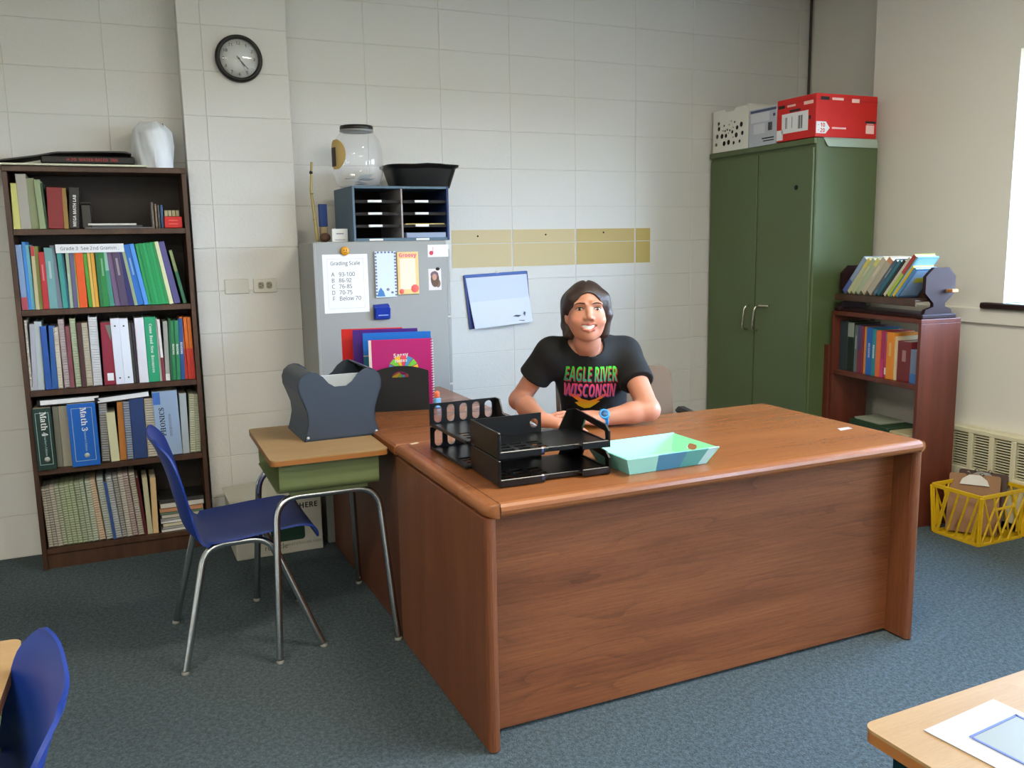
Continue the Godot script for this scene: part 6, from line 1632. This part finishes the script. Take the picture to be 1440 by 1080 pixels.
	part("pictured_face", disc.call(Vector2(-0.002, 0.012), 0.012, 0.016, 0.0013), paint(Color(0.74, 0.55, 0.47)), t)
	t = thing("black_magnet", "small oval black magnet on the portrait photo", "magnet", Vector3(1.494, 1.331, zf + 0.001))
	part("oval", Mb.new().ellipsoid(Vector3.ZERO, Vector3(0.011, 0.008, 0.006), 8), M.matt_black, t)
	t = thing("magnetic_clip", "wide blue magnetic clip below the notepads on the filing cabinet", "clip", Vector3(1.199, 1.131, zf))
	part("back_plate", Mb.new().prism(PackedVector2Array([Vector2(-0.042, -0.037), Vector2(0.034, -0.037), Vector2(0.038, 0.03), Vector2(0.03, 0.04), Vector2(-0.042, 0.036)]), 0.0, 0.006), paint(Color(0.03, 0.16, 0.52), 0.35), t)
	part("front_jaw", Mb.new().box(Vector3(-0.002, -0.004, 0.018), Vector3(0.080, 0.060, 0.016), 0.006, Transform3D(Basis(Vector3(1, 0, 0), 0.12), Vector3.ZERO)), paint(Color(0.03, 0.18, 0.58), 0.35), t)
	part("printed_line", Mb.new().box(Vector3(0.0, -0.012, 0.0265), Vector3(0.05, 0.005, 0.0012), 0.0, Transform3D(Basis(Vector3(1, 0, 0), 0.12), Vector3.ZERO)), paint(Color(0.55, 0.66, 0.85)), t)

# ---------------------------------------------------------------- boxes on the green cabinet
func cabinet_boxes():
	var y := 1.9825
	# local +z looks into the room (world -x), local x runs along world z
	var t := thing("perforated_bin", "white plastic bin with round holes, leftmost on the green cabinet", "bin", Vector3(3.502, y, 0.205), -PI / 2)
	var W := 0.335; var H := 0.255; var D := 0.27
	rng.seed = 41
	var holes := []; var spots := []
	for i in 400:
		if holes.size() >= 26: break
		var r: float = [0.0155, 0.013, 0.0105, 0.0075, 0.005][mini(holes.size() / 5, 4)]
		var c := Vector2(rng.randf_range(-0.135, 0.115), rng.randf_range(0.035, 0.175))
		var ok := true
		for q in spots: ok = ok and c.distance_to(Vector2(q.x, q.y)) > q.z + r + 0.006
		if ok:
			spots.append(Vector3(c.x, c.y, r)); holes.append(stadium(r * 2, r * 2, c, 4))
	var wm := mat("bin_white", Color(0.86, 0.86, 0.82), 0.45)
	part("front_wall", cut(PackedVector2Array([Vector2(-W / 2, 0), Vector2(W / 2, 0), Vector2(W / 2, H - 0.006), Vector2(0.05, H - 0.006), Vector2(0.03, H - 0.022), Vector2(-0.04, H - 0.022), Vector2(-0.06, H - 0.006), Vector2(-W / 2, H - 0.006)]), holes, 0.003), wm, t, Vector3(0, 0, -0.004))
	for s in [-1, 1]: part("side_wall", Mb.new().span(Vector3(s * W / 2, 0, -D), Vector3(s * (W / 2 - 0.003), H - 0.006, -0.004)), wm, t)
	part("back_wall", Mb.new().span(Vector3(-W / 2, 0, -D), Vector3(W / 2, H - 0.006, -D + 0.003)), wm, t)
	part("bin_floor", Mb.new().span(Vector3(-W / 2, 0, -D), Vector3(W / 2, 0.003, -0.004)), wm, t)
	part("rim", Mb.new().span(Vector3(W / 2 - 0.02, H - 0.012, -D - 0.004), Vector3(W / 2 + 0.003, H, 0.004), 0.003).span(Vector3(-W / 2 - 0.004, H - 0.012, -D - 0.004), Vector3(-W / 2 + 0.01, H, 0.004), 0.003).span(Vector3(-W / 2, H - 0.012, -D - 0.004), Vector3(W / 2, H, -D + 0.008), 0.003), wm, t)
	single("added_bin_filler", Mb.new().box(Vector3(0, 0.105, 0), Vector3(0.31, 0.21, 0.22), 0.02), paint(Color(0.20, 0.20, 0.21), 0.9), "added dark block inside the white perforated bin, darkening its holes", "filler", Vector3(3.63, y + 0.004, 0.205), -PI / 2)  # dark block added inside the bin so its holes look dark
	var bars := func(p: Node3D, m: Material, lines: Array, called := "printed_line"):
		for q in lines: part(called, Mb.new().span(Vector3(q[0], q[1], 0.0), Vector3(q[0] + q[2], q[1] + q[3], q[4] if q.size() > 4 else 0.0012)), m, p)
	# grey label box
	t = thing("paper_carton", "pale grey paper carton with dark print between white bin and red box", "carton", Vector3(3.502, y, 0.498), -PI / 2)
	part("carton", Mb.new().span(Vector3(-0.118, 0, -0.28), Vector3(0.118, 0.212, 0.0), 0.002), paint(Color(0.70, 0.72, 0.76), 0.7), t)
	bars.call(t, paint(Color(0.25, 0.29, 0.42)), [[-0.105, 0.190, 0.22, 0.014], [0.09, 0.155, 0.018, 0.016]], "printed_band")
	bars.call(t, M.ink, [[0.0, 0.036, 0.1, 0.007], [0.01, 0.022, 0.09, 0.006], [0.05, 0.08, 0.004, 0.045], [0.057, 0.08, 0.002, 0.045], [0.062, 0.08, 0.006, 0.045], [0.071, 0.08, 0.003, 0.045], [0.077, 0.08, 0.005, 0.045]], "printed_barcode")
	bars.call(t, paint(Color(0.80, 0.81, 0.83)), [[-0.10, 0.135, 0.16, 0.05], [-0.075, 0.07, 0.1, 0.055]], "printed_panel")
	# red box
	t = thing("red_carton", "bright red paper carton with shipping labels on the cabinet's right end", "carton", Vector3(3.502, y, 0.772), -PI / 2)
	var red := mat("carton_red", Color(0.80, 0.075, 0.05), 0.5)
	part("carton", Mb.new().span(Vector3(-0.152, 0.004, -0.44), Vector3(0.152, 0.23, 0.0), 0.002), red, t)
	part("lid_seam", Mb.new().span(Vector3(-0.153, 0.198, -0.441), Vector3(0.153, 0.1995, 0.001)), paint(Color(0.5, 0.04, 0.03)), t)
	bars.call(t, M.white_paper, [[-0.11, 0.045, 0.205, 0.105], [-0.15, 0.012, 0.05, 0.055]], "shipping_label")
	bars.call(t, paint(Color(0.25, 0.25, 0.28)), [[-0.08, 0.07, 0.005, 0.06, 0.002], [-0.07, 0.07, 0.003, 0.06, 0.002], [0.02, 0.06, 0.004, 0.07, 0.002], [0.028, 0.06, 0.007, 0.07, 0.002], [0.04, 0.06, 0.003, 0.07, 0.002], [0.046, 0.06, 0.006, 0.07, 0.002], [-0.03, 0.07, 0.003, 0.06, 0.002]], "printed_barcode") as Node3D
	bars.call(t, paint(Color(0.12, 0.12, 0.14)), [[-0.14, 0.182, 0.05, 0.016], [-0.05, 0.155, 0.085, 0.012], [0.1, 0.10, 0.015, 0.02]], "printed_tag")
	bars.call(t, paint(Color(0.95, 0.75, 0.70)), [[-0.07, 0.184, 0.065, 0.011], [0.06, 0.180, 0.07, 0.018]], "printed_name")
	var fc := Node3D.new(); fc.name = "end_print"; t.add_child(fc, true); fc.transform = Transform3D(Basis(Vector3(0, 1, 0), PI / 2), Vector3(0.1523, 0.0, 0.0))   # local x runs away from the room
	bars.call(fc, paint(Color(0.12, 0.12, 0.14)), [[0.03, 0.196, 0.06, 0.018], [0.355, 0.085, 0.075, 0.012]], "printed_tag")
	bars.call(fc, paint(Color(0.96, 0.80, 0.76)), [[0.11, 0.198, 0.08, 0.013], [0.25, 0.190, 0.055, 0.02], [0.115, 0.048, 0.10, 0.009], [0.36, 0.03, 0.06, 0.045], [0.365, 0.08, 0.05, 0.003]], "printed_name")
	part("arrow_label", Mb.new().prism(PackedVector2Array([Vector2(0.004, 0.022), Vector2(0.07, 0.022), Vector2(0.098, 0.052), Vector2(0.07, 0.084), Vector2(0.004, 0.084)]), 0.0, 0.0014), M.white_paper, fc)
	write("· 10", 0.022, red, fc, Vector3(0.040, 0.066, 0.0015), Vector3.ZERO, null, 1.0, "printed_number")
	write("· 20", 0.022, red, fc, Vector3(0.040, 0.038, 0.0015), Vector3.ZERO, null, 1.0, "printed_number")
	# sheet under the red box, hanging over the cabinet's side
	var shf := func(u: float, v: float) -> Vector3:
		var x := lerpf(0.05, 0.44, u) - (1.0 - smoothstep(0.0, 0.15, u)) * 0.0
		var k := v * 0.36
		if k < 0.3: return Vector3(x, 0.001, -0.3 + k)
		var f := (k - 0.3)
		return Vector3(lerpf(x, x + (0.03 if u < 0.1 else 0.0), f / 0.06), 0.0005 - f * 0.8, 0.003 + f * 0.12)
	var lm := mat("liner_film", Color(0.62, 0.68, 0.62), 0.45)
	single("liner_sheet", Mb.new().grid(shf, 12, 24, 0.0008), lm, "translucent grey plastic sheet under the red carton, hanging over the cabinet side", "sheet", Vector3(3.502, 1.9832, 0.929))

# ---------------------------------------------------------------- on the walls
func wall_things():
	# clock
	var t := thing("wall_clock", "round black-rimmed wall clock on the pilaster", "clock", Vector3(0.647, 2.342, 0.1335))
	var ax := Basis(Vector3(1, 0, 0), PI / 2)
	part("rim", Mb.new().lathe([Vector2(0.107, 0), Vector2(0.110, 0.012), Vector2(0.107, 0.028), Vector2(0.098, 0.034), Vector2(0.090, 0.030), Vector2(0.088, 0.014)], 56, Transform3D(ax, Vector3.ZERO)), paint(Color(0.022, 0.02, 0.025), 0.45), t)
	part("dial", Mb.new().lathe([Vector2(0.0895, 0.004), Vector2(0.0895, 0.013), Vector2(0, 0.013)], 48, Transform3D(ax, Vector3.ZERO)), paint(Color(0.86, 0.87, 0.86), 0.6), t)
	for i in 12:
		var a := TAU * (i + 1) / 12.0
		write(str(i + 1), 0.015, paint(Color(0.22, 0.22, 0.22)), t, Vector3(sin(a) * 0.071, cos(a) * 0.071, 0.0135), Vector3.ZERO, null, 1.0, "numeral")
	for q in [[2.42, 0.062, 0.0035, "minute_hand"], [2.52, 0.042, 0.0055, "hour_hand"]]:
		var hnd := part(q[3], Mb.new().box(Vector3(0, q[1] * 0.38, 0), Vector3(q[2], q[1] * 1.25, 0.0012), 0.0003), M.matt_black, t, Vector3(0, 0, 0.0152 if q[2] > 0.004 else 0.0168))
		hnd.rotation.z = -q[0]
	part("second_hand", Mb.new().box(Vector3(0, 0.035, 0), Vector3(0.0012, 0.10, 0.0008)), paint(Color(0.4, 0.4, 0.4)), t, Vector3(0, 0, 0.0182)).rotation.z = -2.68
	part("hub", Mb.new().lathe([Vector2(0.0045, 0.014), Vector2(0.0045, 0.020), Vector2(0, 0.020)], 12, Transform3D(ax, Vector3.ZERO)), M.matt_black, t)
	part("glass", Mb.new().lathe([Vector2(0.0885, 0.029), Vector2(0.07, 0.037), Vector2(0.045, 0.042), Vector2(0.02, 0.0445), Vector2(0, 0.045)], 40, Transform3D(ax, Vector3.ZERO)), M.clear_plastic, t)
	# blank plate and socket
	var plate := paint(Color(0.80, 0.79, 0.75), 0.4)
	t = thing("blank_plate", "blank cream wall plate left of the electrical socket", "wall plate", Vector3(0.569, 1.264, 0.1335))
	part("plate", Mb.new().box(Vector3(0, 0, 0.003), Vector3(0.115, 0.072, 0.006), 0.003), plate, t)
	t = thing("wall_socket", "cream double electrical socket set sideways on the pilaster", "socket", Vector3(0.705, 1.265, 0.1335))
	part("plate", Mb.new().box(Vector3(0, 0, 0.003), Vector3(0.114, 0.072, 0.006), 0.003), plate, t)
	for s in [-1, 1]:
		var o := part("outlet", Mb.new().prism(round_rect(0.028, 0.034, 0.010, 5), 0.006, 0.0078), paint(Color(0.56, 0.54, 0.47), 0.4), t, Vector3(s * 0.02, 0, 0))
		part("slot", Mb.new().box(Vector3(-0.003, 0.007, 0.008), Vector3(0.010, 0.0026, 0.0012)).box(Vector3(-0.003, -0.007, 0.008), Vector3(0.008, 0.0026, 0.0012)).box(Vector3(0.008, 0, 0.008), Vector3(0.004, 0.004, 0.0012)), M.dark_gap, o)
	# unpainted band left where something was removed
	var wb := get_node("wall_back") as Node3D
	var j0 := 2.1297
	var spans := [[1.757, j0 - 0.006], [j0 + 0.006, j0 + BLOCK - 0.006], [j0 + BLOCK + 0.006, j0 + BLOCK * 2 - 0.006], [j0 + BLOCK * 2 + 0.006, 3.068]]
	var yc := [Color(0.80, 0.73, 0.57), Color(0.79, 0.72, 0.55), Color(0.74, 0.66, 0.43), Color(0.72, 0.64, 0.37)]
	for i in 4:
		var ym := 1.4508    # the course joint crosses the band
		var p := part("bare_patch", Mb.new().span(Vector3(spans[i][0], 1.318, -0.001), Vector3(spans[i][1], ym - 0.0022, 0.0012)).span(Vector3(spans[i][0], ym + 0.0022, -0.001), Vector3(spans[i][1], 1.528, 0.0012)), paint(yc[i], 0.7), wb)
		if i < 3:
			part("drilled_hole", Mb.new().lathe([Vector2(0.0055, 0), Vector2(0.0055, 0.0006), Vector2(0, 0.0006)], 10, Transform3D(ax, Vector3([1.915, 2.345, 2.735][i], [1.493, 1.497, 1.505][i], 0.001))), M.dark_gap, p)
	# calendar
	t = thing("wall_calendar", "blue-backed calendar pad with curled white pages pinned beside the filing cabinet", "calendar", Vector3(2.032, 1.135, 0.002), 0.0)
	t.rotation.z = 0.035
	part("backing", Mb.new().prism(PackedVector2Array([Vector2(-0.208, 0.146), Vector2(0.192, 0.148), Vector2(0.204, -0.15), Vector2(-0.188, -0.16)]), 0.0, 0.006), paint(Color(0.14, 0.22, 0.48), 0.5), t)
	var pgf := func(u: float, v: float) -> Vector3:
		return Vector3(lerpf(-0.196, 0.186, u) + (1.0 - v) * (0.032 - 0.018 * u), lerpf(-0.158, 0.132, v) + 0.012 * (1.0 - v) * u, 0.008 + pow(1.0 - v, 2.0) * 0.030 * (0.6 + 0.4 * sin(u * 2.6)))
	part("pages", Mb.new().grid(pgf, 16, 14, 0.0012), paint(Color(0.80, 0.84, 0.94), 0.6), t)
	var fold := func(u: float, v: float) -> Vector3:
		var k: Vector3 = pgf.call(u, v * 0.52)
		return k + Vector3(0, 0, 0.0012)
	part("lower_page", Mb.new().grid(fold, 16, 8, 0.0008), paint(Color(0.84, 0.87, 0.93), 0.6), t)
	for q in [[0.100, -0.105, 0.028, 0.007], [0.148, -0.095, 0.008, 0.014], [0.122, -0.135, 0.030, 0.005]]:
		var tear := PackedVector2Array([Vector2(-q[2], 0), Vector2(-q[2] * 0.2, q[3]), Vector2(q[2], q[3] * 0.4), Vector2(q[2] * 0.3, -q[3])])
		part("torn_gap", Mb.new().prism(tear, 0.0, 0.001, Transform3D(Basis.IDENTITY, Vector3(q[0], q[1], 0.034))), paint(Color(0.30, 0.33, 0.42)), t)
	part("top_binding", Mb.new().box(Vector3(-0.01, 0.142, 0.008), Vector3(0.39, 0.016, 0.006), 0.002), paint(Color(0.22, 0.36, 0.66), 0.4), t)
	part("hanging_tab", Mb.new().box(Vector3(0.0, 0.155, 0.008), Vector3(0.022, 0.018, 0.006), 0.003), paint(Color(0.82, 0.82, 0.80)), t)

# ---------------------------------------------------------------- on the floor
func floor_things():
	# cardboard box under the student desk
	var t := thing("moving_box", "white cardboard box printed CUT HERE on the floor behind the student desk", "cardboard box", Vector3(0.640, 0, 0.36))
	var card := mat("box_white", Color(0.74, 0.73, 0.68), 0.75)
	part("carton", Mb.new().span(Vector3(-0.203, 0, -0.18), Vector3(0.203, 0.272, 0.18), 0.003), card, t)
	part("flap", Mb.new().box(Vector3(-0.02, 0.278, 0.0), Vector3(0.37, 0.004, 0.35), 0.001, Transform3D(Basis(Vector3(0, 0, 1), 0.04), Vector3(0, 0, 0))), card, t)
	write("CUT HERE", 0.027, M.ink, t, Vector3(0.102, 0.228, 0.1805))
	write("recycle", 0.024, paint(Color(0.45, 0.45, 0.42)), t, Vector3(-0.02, 0.040, 0.1805))
	write("warehouse.com", 0.016, paint(Color(0.55, 0.55, 0.50)), t, Vector3(0.115, 0.045, 0.1805))
	part("printed_panel", Mb.new().prism(round_rect(0.16, 0.07, 0.015, 4, Vector2(0.038, 0.098)), 0.18, 0.1812), paint(Color(0.02, 0.20, 0.15), 0.6), t)
	# yellow crate
	t = thing("milk_crate", "yellow lattice-sided plastic crate on the floor below the heater", "crate", Vector3(3.768, 0, 1.838))
	var yl := mat("crate_yellow", Color(0.80, 0.64, 0.06), 0.4)
	var b := 0.152; var r := 0.166; var H := 0.242
	var corner := func(i: int, top: bool) -> Vector3:
		var k := r if top else b
		return Vector3([-k, k, k, -k][i], H if top else 0.006, [k, k, -k, -k][i] * 0.82)
	part("crate_floor", Mb.new().span(Vector3(-b, 0, -b * 0.82), Vector3(b, 0.003, b * 0.82)), yl, t)
	for i in 4:
		var j := (i + 1) % 4
		var side_bars := Mb.new()
		var bar := func(p: Vector3, q: Vector3, wd := 0.011):
			var dv := q - p; var out: Vector3 = [Vector3(0, 0, 1), Vector3(1, 0, 0), Vector3(0, 0, -1), Vector3(-1, 0, 0)][i]
			var yv := dv.normalized(); var xv := yv.cross(out).normalized()
			side_bars.box(Vector3(0, dv.length() / 2, 0), Vector3(wd, dv.length(), 0.007), 0.002, Transform3D(Basis(xv, yv, xv.cross(yv)), p))
		var a0: Vector3 = corner.call(i, false); var a1: Vector3 = corner.call(j, false); var b0: Vector3 = corner.call(i, true); var b1: Vector3 = corner.call(j, true)
		bar.call(b0, b1, 0.020); bar.call(a0, a1, 0.016); bar.call(a0, b0, 0.024); bar.call(a1, b1, 0.024)
		if i % 2 == 1:     # plain slanted bars
			for k in 5:
				var u := 0.08 + k * 0.2
				bar.call(a0.lerp(a1, u), b0.lerp(b1, minf(u + 0.28, 1.0)))
		else:              # crossed bars and a hand hole
			for k in 4:
				var u := 0.06 + k * 0.2
				bar.call(a0.lerp(a1, u), b0.lerp(b1, minf(u + 0.30, 1.0)))
				if k != 1: bar.call(a0.lerp(a1, 1.0 - u), b0.lerp(b1, maxf(0.70 - u, 0.0)))
			bar.call(a0.lerp(b0, 0.70).lerp(a1.lerp(b1, 0.70), 0.30), a0.lerp(b0, 0.70).lerp(a1.lerp(b1, 0.70), 0.72), 0.012)
			bar.call(a0.lerp(b0, 0.70).lerp(a1.lerp(b1, 0.70), 0.30), b0.lerp(b1, 0.26), 0.012)
			bar.call(a0.lerp(b0, 0.70).lerp(a1.lerp(b1, 0.70), 0.72), b0.lerp(b1, 0.76), 0.012)
		part("lattice_side", side_bars, yl, t)
		part("corner_gusset", Mb.new().prism(PackedVector2Array([Vector2(-0.045, 0), Vector2(0, 0.19), Vector2(0.0, 0.0)]), -0.002, 0.002, Transform3D(Basis(Vector3(0, 1, 0), [PI * 0.0, PI / 2, PI, -PI / 2][i]) * Basis(Vector3(0, 0, 1), 0.0) , Vector3(0, 0.03, 0) + (a1 * 0.985))), yl, t)
	# clipboards in the crate
	for q in [[3.765, 0.10, -0.72, 0.62, "brown hardboard clipboard with a metal clip standing in the yellow crate", Color(0.50, 0.33, 0.14), true], [3.835, 0.06, -0.55, 0.40, "darker clipboard behind the front one in the yellow crate", Color(0.24, 0.13, 0.07), true]]:
		var cb := thing("clipboard", q[4], "clipboard", Vector3(q[0] - 0.04, 0.014, 1.835 if q[3] > 0.5 else 1.80))
		cb.basis = Basis(Vector3(0, 1, 0), -PI / 2 + q[3]) * Basis(Vector3(1, 0, 0), -0.38)
		part("board", Mb.new().prism(round_rect(0.225, 0.29, 0.012, 4, Vector2(0, 0.145)), -0.0016, 0.0016), paint(q[5], 0.5), cb)
		part("clip_base", Mb.new().prism(PackedVector2Array([Vector2(-0.065, 0.235), Vector2(0.065, 0.235), Vector2(0.055, 0.262), Vector2(0.025, 0.285), Vector2(-0.025, 0.285), Vector2(-0.055, 0.262)]), 0.0016, 0.010), M.steel, cb)
		for s in [-1, 1]: part("clip_loop", Mb.new().tube([Vector3(s * 0.03 + 0.009, 0.292, 0.01), Vector3(s * 0.03, 0.301, 0.012), Vector3(s * 0.03 - 0.009, 0.292, 0.01), Vector3(s * 0.03, 0.283, 0.008)], 0.003, 6, true), M.steel, cb)
